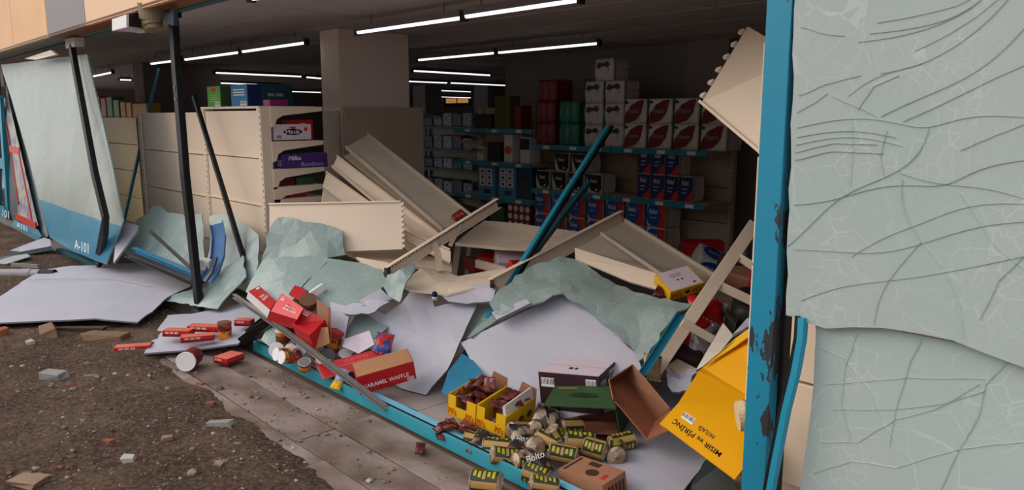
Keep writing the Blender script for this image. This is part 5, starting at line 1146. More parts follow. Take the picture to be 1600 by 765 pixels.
tubs = [((433, 546, 4.85), 'c', .046, .09, ORT, WHITEP, 'largest white-lidded tub lying first inside the sill'), ((455, 545, 4.8), 'c', .036, .08, DKT, WHITEP, 'grey-lidded tub lying behind the orange pair'), ((443, 553, 4.72), 'l', .038, .09, ORT, WHITEP, 'orange tub turned left beside the largest lid'), ((453, 558, 4.66), 'l', .038, .10, ORT, WHITEP, 'orange tub lying nearest the sill rail'),
 ((470, 545, 4.75), 'c', .034, .08, DKT, FOIL, 'foil-bottomed tub half under the grey bar'), ((441, 528, 4.9), 'u', .04, .11, ORT, WHITEP, 'orange-brown tub deep under the grey bar'), ((476, 569, 4.52), 'c2', .036, .06, DKT, FOIL, 'low dark tub with silver base by the sill rail'), ((482, 472, 4.95), 'c2', .055, .07, ORT, mat('brown_lid', (120, 84, 60), .5), 'orange tub behind the salmon-topped carton'),
 ((520, 535, 4.78), 'u2', .05, .13, MIX, REDP, 'colourful tub standing in the SELECTION carton'), ((512, 556, 4.68), 'c', .048, .08, MIX, mat('grey_tub_inside', (96, 98, 98), .4), 'open grey-mouthed tub in the SELECTION carton'), ((500, 556, 4.74), 'c2', .045, .08, DKT, WHITEP, 'white-lidded tub left in the SELECTION carton'), ((505, 566, 4.66), 'c2', .042, .07, ORT, WHITEP, 'white-lidded tub low behind the SELECTION carton front'), ((540, 557, 4.74), 'c2', .04, .08, DKT, WHITEP, 'white-lidded tub in the middle of the SELECTION carton'), ((588, 544, 4.7), 'c2', .045, .09, MIX, WHITEP, 'white-lidded tub at the right end of the SELECTION carton')]
dirs = {'c': lambda c: toc(c)+Vector((-.2, 0, -.1)), 'l': lambda c: -CR*.9+toc(c)*.8, 'u': lambda c: up+toc(c)*.3, 'c2': lambda c: toc(c)*.6+up*.8, 'u2': lambda c: up+CR*.3}
for p, dr, r_, h_, m1, m2, lab in tubs:
    c = D(*p); c.z = max(c.z, r_+.01); a = dirs[dr](c).normalized(); can('snack_tub', lab, c-a*h_*.6 if dr[0] == 'c' else c-a*h_*.4, a, r_, h_, m1, m2, 'spilled snack tubs', bands=((.25, .7, MIX if m1 is ORT else ORT),) if dr != 'c' else ())
# bag of mixed print on the board, small packs near the sill
COLF = mat('blue_red_wrapper', (44, 74, 150), .3, rgb2=(206, 52, 44), thr=(.46, .52), scale=18)
bag('snack_bag', 'blue and red snack bag on the curved white board', 'bag', D(600, 536, 4.62), (.11, .16, .07), Euler((.6, .2, .9)), COLF, seed=31)
bag('snack_bag', 'small lilac wrapper squeezed between carton and grey bar', 'bag', D(533, 588, 4.48), (.07, .10, .04), Euler((.9, .2, .4)), mat('lilac_wrapper', (166, 160, 200), .3), seed=32)
bag('snack_bag', 'yellow wrapper by the sill below the SELECTION carton', 'bag', D(527, 601, 4.45), (.07, .06, .04), Euler((.5, .2, .4)), YEL, seed=33)
bag('snack_bag', 'small blue and red wrapper on the bare floor tiles', 'bag', Zp(636, 642, .03), (.10, .06, .04), Euler((.1, .1, .4)), COLF, seed=34)
for i, (p, s, lab) in enumerate((((459, 520, 4.86), .07, 'blue printed wrapper under the salmon-topped carton'), ((470, 528, 4.82), .06, 'tan printed wrapper under the salmon-topped carton'), ((480, 538, 4.74), .07, 'dark wrapper left of the cardboard carton'), ((466, 556, 4.66), .06, 'dark brown wrapper among the tubs'), ((448, 522, 4.9), .06, 'dull red wrapper beside the deep orange tub'))):
    bag('snack_bag', lab, 'bag', D(*p), (s, s*1.6, .04), Euler((.4*i, .3, i)), [COLF, ORT, NAVY, DKT, REDD][i], seed=40+i)
# --- biscuit boxes
def biscuit(px, py, z, d, rot, label, tilt=0., n=None):
    d = (d[0], d[1]*1.35, d[2]*.85); c = Zp(px, py, z); M_ = Matrix.Translation(c) @ Euler((tilt, 0, rot)).to_matrix().to_4x4()
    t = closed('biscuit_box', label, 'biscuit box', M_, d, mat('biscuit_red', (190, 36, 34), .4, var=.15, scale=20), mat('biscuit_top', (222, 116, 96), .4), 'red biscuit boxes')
    for f in ('front', 'back', 'right', 'left'):
        q = facequad(M_, d, f); patch(t, q, .03, .97, .08, .42, REDD, 'dark_print', t=.0012)
        if f == 'front': [patch(t, q, .12+.17*k, .25+.17*k, .5, .85, mat('pale_red_print', (236, 170, 160), .5), 'print', t=.0015) for k in range(3)]
    return t
yaw_v = YAW-math.pi/2     # along the picture plane
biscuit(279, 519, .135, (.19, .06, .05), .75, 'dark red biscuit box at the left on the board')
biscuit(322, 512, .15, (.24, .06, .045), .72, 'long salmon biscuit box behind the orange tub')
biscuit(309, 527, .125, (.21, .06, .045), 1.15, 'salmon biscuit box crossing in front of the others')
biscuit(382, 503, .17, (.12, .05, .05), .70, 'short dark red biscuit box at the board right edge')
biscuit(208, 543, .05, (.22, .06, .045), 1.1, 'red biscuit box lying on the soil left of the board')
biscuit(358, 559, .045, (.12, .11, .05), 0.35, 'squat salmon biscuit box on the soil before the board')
# --- yellow display trays of wrapped bars
c0 = Vector((-2.497, 2.187, .305)); k = 1.14; c1 = CO+(c0-CO)*k; d2 = Vector((.32, .24, .10))*k
M_ = Matrix.Translation(c1) @ Euler((.07, .128, -6.045)).to_matrix().to_4x4()
RED2 = mat('logo_red', (206, 60, 26), .5)
for i, (s_, lab) in enumerate(((-1, 'left yellow display tray heaped with wrapped bars'), (1, 'right yellow display tray with a white torn edge'))):
    dx = d2.x/2; Mi = M_ @ Matrix.Translation((s_*dx/2, 0, 0)); t = thing('display_tray', lab, 'display tray', Mi @ Vector((0, 0, -d2.z/2)), 'yellow display trays')
    x, y, z = dx*.985, d2.y, d2.z
    def pl(nm, pts, mt=YEL, th=.004): return MB().slab([Mi @ Vector(p) for p in pts], th).build(nm, mt, t)
    pl('base', [(-x/2, -y/2, -z/2), (x/2, -y/2, -z/2), (x/2, y/2, -z/2), (-x/2, y/2, -z/2)], TAN)
    pl('front_wall', [(-x/2, -y/2, -z/2), (x/2, -y/2, -z/2), (x/2, -y/2, z/2), (x*.17, -y/2, z/2), (x*.17, -y/2, -z*.02), (-x*.22, -y/2, -z*.02), (-x*.22, -y/2, z/2), (-x/2, -y/2, z/2)])
    pl('side_wall', [(x/2, -y/2, -z/2), (x/2, y/2, -z/2), (x/2, y/2, z/2), (x/2, -y/2, z/2)]); pl('side_wall', [(-x/2, y/2, -z/2), (-x/2, -y/2, -z/2), (-x/2, -y/2, z/2), (-x/2, y/2, z/2)])
    pl('back_wall', [(x/2, y/2, -z/2), (-x/2, y/2, -z/2), (-x/2, y/2, z*.45), (-x*.1, y/2, z*.45), (0, y/2, z*1.0), (x/2, y/2, z*.9)], BROWN)
    q = facequad(Mi, (x, y+.002, z), 'front')
    for a in (.04, .66): text_on(t, q, "Pil's", a, a+.28, .08, .40, RED2, depth=.002)
    if i: 
        q = facequad(Mi, (x+.002, y, z), 'right')
        for a in (.12, .42, .7): patch(t, q, a, a+.18, .12+.1*(a > .3), .45+.1*(a > .3), mat('brown_red_print', (120, 50, 30), .5), 'print', shape='oval')
        MB().sweep([Mi @ Vector((x/2-.03, -y*.42, z*.55)), Mi @ Vector((x/2-.03, y*.48, z*.62))], [(-.03, -.006), (.03, -.006), (.035, .008), (-.028, .014)], side=up).build('torn_edge', FILM, t)
FOILR = [mat('bar_wrapper_%d' % i, c, .22, .15, var=.4, scale=22, bump=.3, bscale=30, rgb2=c2, thr=(.35, .6)) for i, (c, c2) in enumerate((((112, 44, 44), (54, 24, 26)), ((140, 70, 62), (70, 30, 30)), ((96, 36, 40), (150, 90, 80))))]
def proto_bag(name, d, mt, seed, mtc=None):
    mb, ends = bag(None, None, None, Vector(), d, Euler((0, 0, 0)), mt, seed=seed, mk=False, n=7)
    t = thing(name, 'x', 'wrapped bar', (0, 0, 0)); mb.build('wrapper', mt, t, smooth=True, local=True)
    for e in ends: e.build('crimped_end', mtc or mt, t, local=True)
    return t
PB = [proto_bag('wrapped_bar', (.05, .105, .03), FOILR[i], 50+i) for i in range(3)]
used = [False]*3
def place_bar(loc, rot, lab, grp):
    i = rnd.randrange(3); o = PB[i] if not used[i] else dup(PB[i]); used[i] = True
    o['label'] = lab; o['group'] = grp; o.location = loc; o.rotation_euler = rot
for i in range(34):
    s_ = -1 if i % 2 else 1; lay = i//12
    p = M_ @ Vector((s_*d2.x/4+rnd.uniform(-.055, .055), rnd.uniform(-.085, .085), -d2.z*.3+lay*.045+rnd.uniform(0, .012)))
    place_bar(p, (rnd.uniform(-.7, .7), rnd.uniform(-.5, .5), rnd.uniform(0, 6.3)), 'wrapped brown-red bar heaped in the %s yellow tray' % ('right', 'left')[i % 2], 'wrapped bars in the %s tray' % ('right', 'left')[i % 2])
for p, r_, lab in (((-.07, .05, .06), (1.3, .2, .6), 'wrapped bar standing upright at the back of the left tray'), ((-.045, .06, .065), (1.4, -.2, .3), 'second wrapped bar standing upright in the left tray'), ((.12, .04, .055), (.9, .5, 1.0), 'wrapped bar sticking up at the right tray edge')):
    place_bar(M_ @ Vector(p), r_, lab, 'wrapped bars in the trays')
place_bar(Zp(657, 699, .03), (.1, .1, .9), 'lone wrapped bar on the paving outside the sill rail', 'loose wrapped bars')
for i in range(9):
    place_bar(Zp(700+rnd.uniform(-14, 34), 668+rnd.uniform(-6, 14), .05+.02*(i % 3)), (rnd.uniform(-.4, .4), rnd.uniform(-.4, .4), rnd.uniform(0, 6)), 'wrapped bar spilled between sill rail and left tray', 'wrapped bars spilled by the sill')
# --- rice cake packs
CAKE = mat('rice_cake', (206, 176, 128), .8, var=.2, scale=40, bump=.5, bscale=80); LAB1 = mat('rice_label', (44, 52, 30), .35, rgb2=(150, 144, 40), thr=(.44, .48), scale=60, stretch=(.45, 1, 1)); LAB2 = mat('rice_label_gold', (176, 138, 84), .4, rgb2=(60, 60, 36), thr=(.40, .45), scale=50, stretch=(.4, 1, 1)); CLEAR = mat('clear_wrap', (190, 172, 148), .2, var=.2, scale=20, bump=.4, bscale=30, rgb2=(130, 104, 78), thr=(.4, .6))
def rice_proto(r=.048, n=7, L=.13):
    t = thing('rice_cake_pack', 'x', 'rice cakes', (0, 0, 0))
    for i in range(n):
        z = -L/2+L*(i+.5)/n; h = L/n*.46
        mb = MB().lathe([(r*.8, z-h), (r*.97, z-h*.6), (r, z), (r*.97, z+h*.6), (r*.8, z+h)], 14); mb.v = [Vector((p.z, p.x, p.y)) for p in mb.v]; mb.build('rice_cake', CAKE, t, local=True, smooth=True)
    def sleeve(nm, a0, a1, x0, x1, rr_, mt, th=.0015):
        k = 8; V = []
        for x in (x0, x1):
            for j in range(k+1):
                a = a0+(a1-a0)*j/k
                for q in (rr_, rr_+th): V.append((x, q*math.cos(a), q*math.sin(a)))
        m2 = (k+1)*2; F = []
        for j in range(k):
            a = j*2; F += [(a+1, a+3, m2+a+3, m2+a+1), (a, m2+a, m2+a+2, a+2)]
        F += [(0, 1, m2+1, m2), (m2-2, 2*m2-2, 2*m2-1, m2-1)]
        mb = MB(); mb.add(V, F); return mb.build(nm, mt, t, local=True)
    LG = mat('rice_label_green', (48, 58, 34), .4, var=.2); LY = mat('rice_label_yellow', (182, 172, 48), .4, var=.1); LT = mat('rice_label_tan', (182, 142, 84), .45, var=.12)
    for j, (a0, a1) in enumerate(((.35, 1.7), (2.4, 3.7), (4.5, 5.7))):
        sleeve('label', a0, a1, -L*.46, L*.46, r*1.012, LG)
        for i in range(5): sleeve('letter', a0+.25+.1*(i % 2), a1-.45+.12*(i % 3), -L*.40+i*L*.165, -L*.40+i*L*.165+L*.105, r*1.03, LY if i != 2 else LT)
    for a0, a1 in ((1.72, 2.38), (5.72, 6.6)): sleeve('label', a0, a1, -L*.46, L*.46, r*1.01, LT)
    for s_ in (-1, 1):
        mb = MB().lathe([(r*1.02, 0), (r*.93, .006), (r*.6, .008), (r*.2, .009), (r*.12, .016)], 14); mb.v = [Vector((s_*(L/2+p.z-.002), p.x, p.y)) for p in mb.v]; mb.build('wrap_end', CLEAR, t, local=True, smooth=True)
    return t
RP = rice_proto(); first = True
rice = [((778, 700), .06, (.3, 0, .6), 'small rice cake pack wedged beside the sill rail below the trays'), ((790, 712), .07, (1.2, .2, 1.0), 'green-labelled rice cake pack against the sill rail'), ((742, 688), .06, (.2, .1, .55), 'pale rice cake pack in front of the right tray'),
 ((812, 672), .08, (2.2, .3, 1.6), 'rice cake pack against the right tray corner'), ((838, 668), .10, (.4, .3, 2.2), 'rice cake pack behind, under the open green carton'), ((856, 690), .09, (2.6, .2, .2), 'upright-looking rice cake pack with gold end in the middle'), ((872, 684), .10, (1.0, 1.0, .9), 'rice cake pack standing tilted in the middle of the spill'),
 ((905, 690), .08, (3.0, .1, .9), 'rice cake pack in front of the green carton mouth'), ((930, 700), .09, (1.5, .1, .4), 'cream-ended rice cake pack right of the middle'), ((962, 706), .06, (.6, .1, 2.3), 'green rice cake pack over the brown carton corner'), ((972, 690), .07, (.4, -.1, 1.1), 'rightmost rice cake pack of the spill'),
 ((820, 722), .07, (2.0, .3, 1.3), 'rice cake pack lying dark beside the sill'), ((838, 742), .07, (.8, .2, .5), 'rice cake pack left of the brown carton'), ((850, 757), .08, (.9, .2, .9), 'large rice cake pack before the brown carton'), ((880, 708), .09, (1.4, .1, .6), 'rice cake pack with yellow top behind the brown carton'), ((760, 752), .05, (1.0, .0, .6), 'rice cake pack lying outside on the paving'),
 ((832, 700), .07, (.3, .5, 2.6), 'rice cake pack lying between the others near the sill'), ((890, 668), .10, (.3, .2, 1.4), 'rice cake pack half inside the green carton')]
for (p, z, R, lab) in rice:
    o = RP if first else dup(RP); first = False
    o['label'] = lab; o['group'] = 'spilled rice cake packs'; o.location = Zp(p[0], p[1], z); o.rotation_euler = R; k = rnd.uniform(.82, 1.08); o.scale = (k*rnd.uniform(.85, 1.1), k*rnd.uniform(.8, 1.), k)
BK = mat('black_clear_wrapper', (52, 44, 42), .22, rgb2=(160, 140, 120), thr=(.36, .44), scale=12, bump=.3, bscale=22)
for i, (p, d, R, lab) in enumerate((((752, 690, .07), (.10, .16, .05), (.3, .1, .5), 'black-topped clear wrapper in front of the right tray'), ((815, 690, .09), (.11, .18, .06), (.8, .2, 1.2), 'dark lettered wrapper above the sill in the spill'), ((846, 660, .12), (.12, .18, .06), (.9, .3, .4), 'black wrapper heaped right of the right tray'), ((868, 664, .13), (.10, .16, .05), (1.1, .2, 1.9), 'crumpled black wrapper under the green carton'), ((804, 706, .08), (.10, .14, .05), (.5, .3, .2), 'clear wrapper with orange filling near the sill'), ((838, 718, .09), (.09, .18, .05), (.5, .2, 2.0), 'dark wrapper with white letters left of the brown carton'))):
    c = Zp(*p); t = bag('cake_wrapper', lab, 'wrapper', c, d, Euler(R), BK, 'dark wrappers in the spill', seed=70+i)
    if i in (1, 5):
        ax = (CR*.9+CU*.35 if i == 5 else CR)*.085; text(t, 'Bolto', c+toc(c)*.045-ax/2, ax, CU*.03-CR*.008, WHITEP)
# --- brown carton at the bottom edge
M_ = poseM([-2.183, 2.535, .069, 2.583, -.632, -.385]); 
tp = [D(926, 764, 3.12), D(977, 736, 3.25), D(908, 712, 3.45), D(872, 733, 3.34)]; tp[0] = tp[3]+tp[1]-tp[2]
t = quadbox('brown_carton', 'brown printed cardboard carton torn open at the bottom edge', [tp[3], tp[0], tp[1], tp[2]], Vector((.02, .01, -.14)), BROWN, BROWN, cat='carton')
q = [tp[3], tp[0], tp[1], tp[2]]
q = [tp[0], tp[1], tp[2], tp[3]]
patch(t, q, .70, .90, .45, .68, INKB, 'print_block', t=.004); patch(t, q, .22, .56, .3, .55, INKB, 'print_logo', t=.004, shape='oval'); patch(t, q, .25, .5, .12, .18, REDP, 'print_line', t=.005); patch(t, q, .1, .9, .9, .94, INKB, 'print_line', t=.004)
sd_ = [tp[0]+Vector((.02, .01, -.14)), tp[1]+Vector((.02, .01, -.14)), tp[1], tp[0]]
for k in range(5): patch(t, sd_, .2+.15*k, .27+.15*k, .2, .85, INKB, 'print_bar', t=.004)
# --- maroon carton
c0 = Vector((-3.068, 3.402, -.05)); k = .86; c1 = CO+(c0-CO)*k; d = (.40*k, .28*k, .24*k)
M_ = Matrix.Translation(c1) @ Euler((.04, -.08, -5.939)).to_matrix().to_4x4()
t = closed('maroon_carton', 'closed maroon carton with pale top standing behind the green one', 'carton', M_, d, MAROON, LILAC)
q = facequad(M_, d, 'front'); barcode(t, q, .04, .26, .62, .86); barcode(t, q, .78, .95, .58, .90, 7); patch(t, q, .28, .72, .50, .56, WHITEP, 'print_line'); patch(t, q, .27, .74, .40, .47, WHITEP, 'print_line'); patch(t, q, .3, .62, .56, .60, FILM, 'print_line')
q = facequad(M_, d, 'right'); barcode(t, q, .08, .38, .5, .8, 5); barcode(t, q, .6, .92, .55, .9, 5)
q = facequad(M_, d, 'top'); patch(t, q, .42, .48, .3, .4, INK, 'print_mark', t=.003); patch(t, q, .52, .56, .3, .4, INK, 'print_mark', t=.003); patch(t, q, .0, .995, .47, .53, mat('clear_tape', (206, 188, 196), .25), 'tape', t=.002)
# --- green open carton in front
t = thing('green_carton', 'open dark green carton lying on its side, mouth towards the sill', 'carton', D(910, 678, 3.8))
for nm, q, mt in (('upper_flap', ((867, 604, 3.95), (954, 604, 3.92), (962, 639, 3.68), (849, 634, 3.7)), GREEN), ('roof', ((867, 604, 3.98), (954, 604, 3.95), (962, 632, 4.2), (870, 628, 4.25)), GREEN), ('inner_back', ((876, 634, 4.15), (960, 638, 4.08), (962, 656, 4.04), (876, 654, 4.1)), BROWND), ('floor', ((872, 654, 4.1), (961, 656, 4.02), (966, 679, 3.76), (868, 676, 3.82)), BROWND), ('right_wall', ((961, 637, 3.72), (980, 655, 3.95), (976, 676, 3.95), (967, 680, 3.74)), GREEN), ('left_wall', ((849, 634, 3.72), (876, 634, 4.14), (876, 655, 4.1), (866, 668, 3.82)), MAROON)):
    MB().slab(DL(*q), .005).build(nm, mt, t)
q = DL((849, 634, 3.69), (962, 639, 3.67), (954, 604, 3.91), (867, 604, 3.94)); patch(t, q, .3, .78, .5, .72, mat('dark_green_print', (34, 58, 36), .6), 'print', shape=[(0, .2), (.3, 0), (1, .1), (.9, .7), (.4, 1), (.1, .8)]); patch(t, q, .08, .4, .9, .96, BROWN, 'print'); MB().sweep(DL((903, 634, 4.1), (903, 655, 4.06)), RECT(.004, .003), side=CR).build('fold_line', INKB, t)
# --- tipped cardboard carton
t = thing('tipped_carton', 'empty brown carton tipped on end between green and amber cartons', 'carton', D(1009, 686, 3.5))
for nm, q, mt in (('inner_base', ((953, 594, 3.9), (975, 584, 4.0), (1024, 652, 3.8), (1010, 686, 3.52), (957, 623, 3.72)), BROWND), ('print_wall', ((989, 568, 3.82), (1047, 637, 3.5), (1026, 655, 3.78), (974, 586, 4.0)), BROWN), ('end_wall', ((951, 592, 3.78), (989, 568, 3.82), (977, 586, 4.0), (957, 597, 3.95)), BROWND), ('foot_wall', ((1010, 687, 3.5), (1044, 672, 3.48), (1047, 638, 3.5), (1025, 654, 3.78)), BROWND), ('left_wall', ((950, 592, 3.78), (956, 597, 3.92), (960, 626, 3.72), (957, 624, 3.6)), BROWN)):
    MB().slab(DL(*q), .005).build(nm, mt, t)
q = DL((977, 582, 3.96), (1028, 650, 3.74), (1046, 634, 3.5), (990, 568, 3.8))
q = [q[3], q[2], q[1], q[0]]; q = [q[3], q[2], q[1], q[0]]
for a0, a1, b0, b1 in ((.2, .38, .3, .75), (.45, .75, .25, .65), (.8, .9, .3, .6)): patch(t, q, a0, a1, b0, b1, INKB, 'print_block', t=.003, shape=None if a0 < .4 else 'oval'); 
# --- amber rice-crisp carton
t = thing('amber_carton', 'big amber carton lettered upside down, lying open against the teal post', 'carton', D(1120, 720, 3.0))
A_, B_, C_, E_ = (1031, 661, 3.12), (1060, 629, 3.2), (1178, 709, 2.78), (1163, 748, 2.72)
txt = DL(A_, E_, C_, B_); txt[1] = txt[0]+txt[2]-txt[3]; MB().slab(txt, .005).build('text_wall', AMBER, t)
big = DL(B_, C_, (1194, 634, 3.02), (1092, 579, 3.42)); MB().slab(big, .005).build('broad_wall', AMBER, t)
flp = DL((1092, 579, 3.42), (1194, 634, 3.02), (1196, 496, 3.32), (1150, 529, 3.45), (1098, 574, 3.46)); MB().slab(flp, .005).build('raised_flap', AMBER, t)
MB().slab(DL((1098, 574, 3.44), (1150, 529, 3.43), (1190, 500, 3.28), (1190, 512, 3.24), (1150, 541, 3.38)), .004).build('fold_strip', YEL, t)
bt = DL((1031, 661, 3.13), (1163, 748, 2.73), (1200, 735, 2.95), (1070, 650, 3.35)); MB().slab(bt, .005).build('under_wall', AMBER, t)
q = [txt[2], txt[3], txt[0], txt[1]]          # lettering runs from the post side, upside down
text_on(t, q, 'MISIR ve PİRİNÇ', .25, .90, .52, .80, INK); text_on(t, q, 'PATLAĞI', .42, .62, .22, .42, INKB)
barcode(t, txt, .14, .30, .62, .86); MB().sweep(DL((1110, 710, 2.92), (1125, 674, 2.98)), RECT(.003, .002), side=CR).build('fold_line', mat('amber_shadow_line', (196, 132, 10), .5), t)
MB().sweep(DL((1150, 530, 3.42), (1092, 578, 3.41)), RECT(.003, .002), side=CR).build('fold_line', INKB, t)
c = D(1152, 650, 2.70); t = thing('rice_cake_roll', 'pale rice cake roll with a red tear strip resting on the amber carton', 'rice cakes', c); ax = (CR*1.0+CU*.12-CF*.1).normalized()
for i in range(4):
    a = c+ax*(.026*i); MB().cyl(a, a+ax*.0245, .052, .054, n=22).build('rice_cake', mat('pale_rice_cake', (232, 208, 164), .8, var=.12, scale=50, bump=.5, bscale=90), t)
MB().cyl(c+ax*.03, c+ax*.034, .0555, n=22, cap=False).build('tear_strip', REDP, t)
# --- yellow box on the tilted shelf
c0 = Vector((-2.905, 4.2, .507)); k = .875; c1 = CO+(c0-CO)*k; d = (.26*k, .20*k, .075*k)
M_ = Matrix.Translation(c1) @ Euler((.445, -.185, -5.124)).to_matrix().to_4x4()
t = closed('snack_display_box', 'yellow snack box with a white printed top sliding on the tilted shelf', 'box', M_, d, YEL)
q = facequad(M_, d, 'top'); patch(t, q, .05, .95, .03, .97, LILAC, 'top_sheet', t=.002)
for k in range(3): patch(t, q, .3, .62, .62+.06*k, .64+.06*k, mat('grey_print', (150, 146, 160), .5), 'print_line', t=.003)
patch(t, q, .4, .45, .42, .48, INK, 'print_mark', t=.003); patch(t, q, .52, .58, .42, .48, INK, 'print_mark', t=.003); patch(t, q, .74, .82, .14, .2, INK, 'print_mark', t=.003)
q = facequad(M_, d, 'front'); text_on(t, q, "Pil's", .06, .36, .2, .75, RED2, depth=.002); text_on(t, q, "Pil's", .66, .95, .2, .75, RED2, depth=.002); patch(t, q, .44, .58, .35, .7, INK, 'print_mark', shape='oval')
bag('cake_wrapper', 'brown wrapper spilling from the left end of the yellow box', 'wrapper', D(1031, 454, 4.42), (.06, .10, .03), Euler((.4, .3, .4)), FOILR[0], seed=91)
bag('coffee_pouch', 'tan pouch with black stripe behind the short teal rail', 'pouch', D(1019, 573, 3.95), (.10, .14, .05), Euler((1.0, .2, .9)), mat('tan_pouch', (186, 150, 112), .5, rgb2=(50, 42, 38), thr=(.38, .42), scale=12), seed=92)
# ================================================================ RUBBLE ON THE SOIL
def stone_mesh(seed, sub=1):
    bm = bmesh.new(); bmesh.ops.create_icosphere(bm, subdivisions=sub, radius=1)
    r_ = random.Random(seed); o = Vector((seed*3.1, seed*1.7, 0)); s = Vector((r_.uniform(.8, 1.3), r_.uniform(.6, 1.), r_.uniform(.4, .65)))
    for v in bm.verts:
        v.co = Vector((v.co.x*s.x, v.co.y*s.y, v.co.z*s.z))*(1+.35*noise.noise(v.co*1.3+o)); v.co.z = max(v.co.z, -.3)
    me = bpy.data.meshes.new('stone'); bm.to_mesh(me); bm.free(); return me
SM = [stone_mesh(i) for i in range(10)]
smat = [mat('grey_stone', (128, 120, 114), .9, var=.25, scale=4), mat('tan_stone', (150, 124, 104), .9, var=.25, scale=4), mat('dark_stone', (96, 84, 76), .9, var=.3, scale=4), mat('brick_crumb', (132, 84, 68), .9, var=.25, scale=4), mat('pale_plaster_crumb', (180, 174, 168), .9, var=.1, scale=4)]
meshes = {}
for i, me in enumerate(SM):
    for j, mt in enumerate(smat):
        c = me.copy(); c.materials.append(mt); meshes[(i, j)] = c
rs = random.Random(12)
def pebble(x, y, s, j, name, label, group):
    o = bpy.data.objects.new(name, meshes[(rs.randrange(10), j)]); COL.objects.link(o); z = dirt_h(x, y)
    if y > 1.45: z = max(z, .002)
    o.location = (x, y, z+s*.2); o.scale = (s, s, s); o.rotation_euler = (0, 0, rs.uniform(0, 6.3)); return tag(o, label, 'stone', group)
PG = ['grey stone chip on soil', 'tan stone chip on soil', 'dark clod on soil', 'red brick crumb on soil', 'pale plaster crumb on soil']
n = 0
while n < 230:
    px_, py_ = rs.uniform(10, 620), rs.uniform(505, 760)
    p = Zp(px_, py_, 0)
    if p.y > 2.08 or p.y > 1.5 and rs.random() < .6: continue
    if 228 < px_ < 400 and py_ < 548 or px_ < 260 and py_ < 512: continue
    j = rs.choices(range(5), (4, 5, 4, 2, 1))[0]; s = rs.choice((.006, .008, .010, .013, .018)) if rs.random() < .93 else .026
    where = ('at the far left' if px_ < 200 else 'in the middle' if px_ < 400 else 'beside the paving') + (', just before the boards' if py_ < 600 else ', close to the bottom edge' if py_ > 690 else ', halfway down')
    pebble(p.x, p.y, s, j, 'stone_chip', PG[j] + ' ' + where, '%s chips %s' % (('grey', 'tan', 'dark', 'brick', 'plaster')[j], where)); n += 1
# fine grit, too small to count
mb = MB(); ico = [(1, 0, 0), (-1, 0, 0), (0, 1, 0), (0, -1, 0), (0, 0, 1)]; fi = [(0, 2, 4), (2, 1, 4), (1, 3, 4), (3, 0, 4)]
for k in range(9000):
    x = rs.uniform(-11, -2.2); y = rs.uniform(.35, 2.1)
    if y > 1.55 and x > -5.2 and rs.random() < .45: continue
    s = rs.uniform(.002, .006) if rs.random() < .8 else rs.uniform(.006, .011); z = dirt_h(x, y)
    if y > 1.45 and x > -5.5: z = max(z, .002)
    a = rs.uniform(0, 6.3); R_ = Matrix.Rotation(a, 3, 'Z')
    mb.add([R_ @ Vector((v[0]*s, v[1]*s*rs.uniform(.5, 1), v[2]*s*.7))+Vector((x, y, z)) for v in ico], fi, rs.choices(range(5), (3, 5, 4, 2, 1))[0])
o = mb.build('fine_grit', smat); tag(o, 'fine grit and crumbs strewn over soil and paving', 'grit', kind='stuff')
def lump(name, px_, py_, d, mt, label, rot=0., cat='rubble', tilt=0.):
    p = Zp(px_, py_, 0); bm_ = MB().box((0, 0, 0), d); r_ = random.Random(int(px_*7+py_))
    M_ = Matrix.Translation((p.x, p.y, dirt_h(p.x, p.y)+d[2]*.35)) @ Euler((tilt, 0, rot)).to_matrix().to_4x4()
    bm_.v = [M_ @ (v*Vector((1, 1, 1)).x + Vector((r_.uniform(-.15, .15)*d[0], r_.uniform(-.15, .15)*d[1], r_.uniform(-.2, .1)*d[2]))) for v in bm_.v]
    return tag(bm_.build(name, mt, bev=min(d)*.12), label, cat)
lump('concrete_lump', 85, 597, (.17, .07, .05), CONC, 'flat grey concrete lump on the soil at the left', .6)
lump('concrete_lump', 202, 728, (.055, .045, .035), smat[4], 'white plaster lump near the bottom edge', .9)
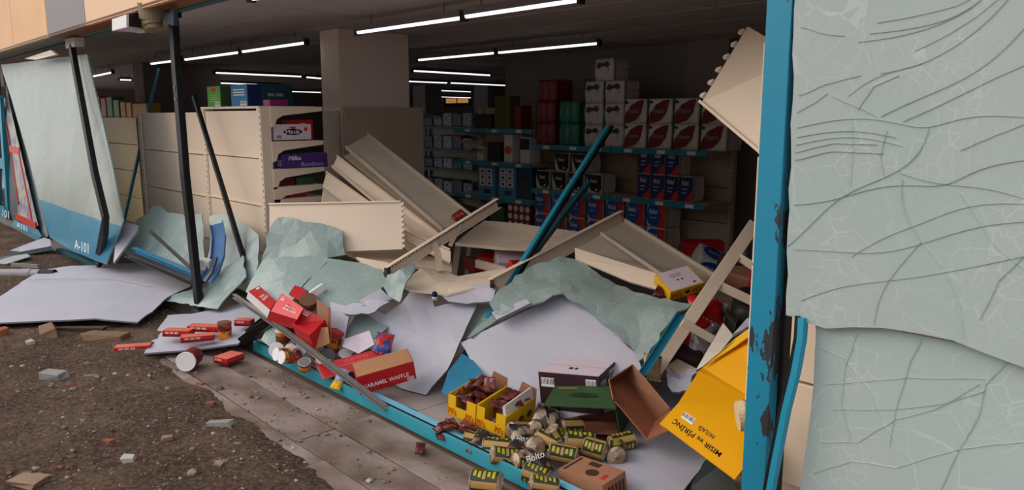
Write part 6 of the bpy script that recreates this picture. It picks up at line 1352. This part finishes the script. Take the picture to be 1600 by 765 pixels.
lump('concrete_lump', 345, 673, (.12, .05, .03), CONC, 'grey concrete flake in the middle of the soil', .8)
lump('concrete_lump', 45, 765, (.14, .08, .03), smat[1], 'tan stone flake cut by the bottom edge', .6)
lump('timber_block', 75, 530, (.24, .10, .07), mat('dirty_timber', (128, 98, 72), .8, var=.25, scale=12), 'broken timber block half buried before the big board', -.2, 'timber', .3)
lump('timber_block', 165, 538, (.30, .12, .05), mat('dirty_timber', (128, 98, 72), .8), 'flat dark timber piece beside the buried block', .7, 'timber')
lump('timber_block', 130, 522, (.34, .06, .05), mat('wet_timber', (70, 54, 44), .8, var=.3, scale=12), 'dark timber strip under the front edge of the big board', .75, 'timber')
lump('timber_block', 5, 530, (.1, .07, .06), BRICK, 'brick piece at the left frame edge', .2)
lump('timber_block', 352, 594, (.14, .025, .02), mat('wet_timber', (70, 54, 44), .8), 'dark splinter on the soil before the squat biscuit box', .75, 'splinter')
lump('timber_block', 405, 617, (.09, .03, .02), BRICK, 'reddish splinter on the soil near the paving', 1.1, 'splinter')
lump('brick_piece', 315, 600, (.04, .035, .02), BRICK, 'broken red brick bit near the lying tub', .3); lump('brick_piece', 330, 635, (.045, .03, .02), BRICK, 'small red brick bit right of the soil centre', .8)
lump('brick_piece', 170, 700, (.05, .03, .02), BRICK, 'small brick bit left of the plaster lump', .5); lump('brick_piece', 262, 695, (.05, .035, .02), smat[1], 'tan fragment right of the plaster lump', 1.2)
lump('concrete_lump', 48, 546, (.05, .04, .03), smat[4], 'pale chip beneath the left end of the board', .4); lump('concrete_lump', 143, 594, (.10, .03, .012), smat[0], 'thin grey sliver right of the flat concrete lump', .9)
for i, (a, b, c_, lab) in enumerate((((18, 413), (60, 416), .02, 'grey strip on the soil above the drain pipe'), ((0, 405), (30, 400), .02, 'thin rail scrap near the left edge'))):
    A = Zp(a[0], a[1], .06); B = Zp(b[0], b[1], .06); tag(MB().sweep([A, B], RECT(.04, .02)).build('scrap_strip', CONC), lab, 'scrap')
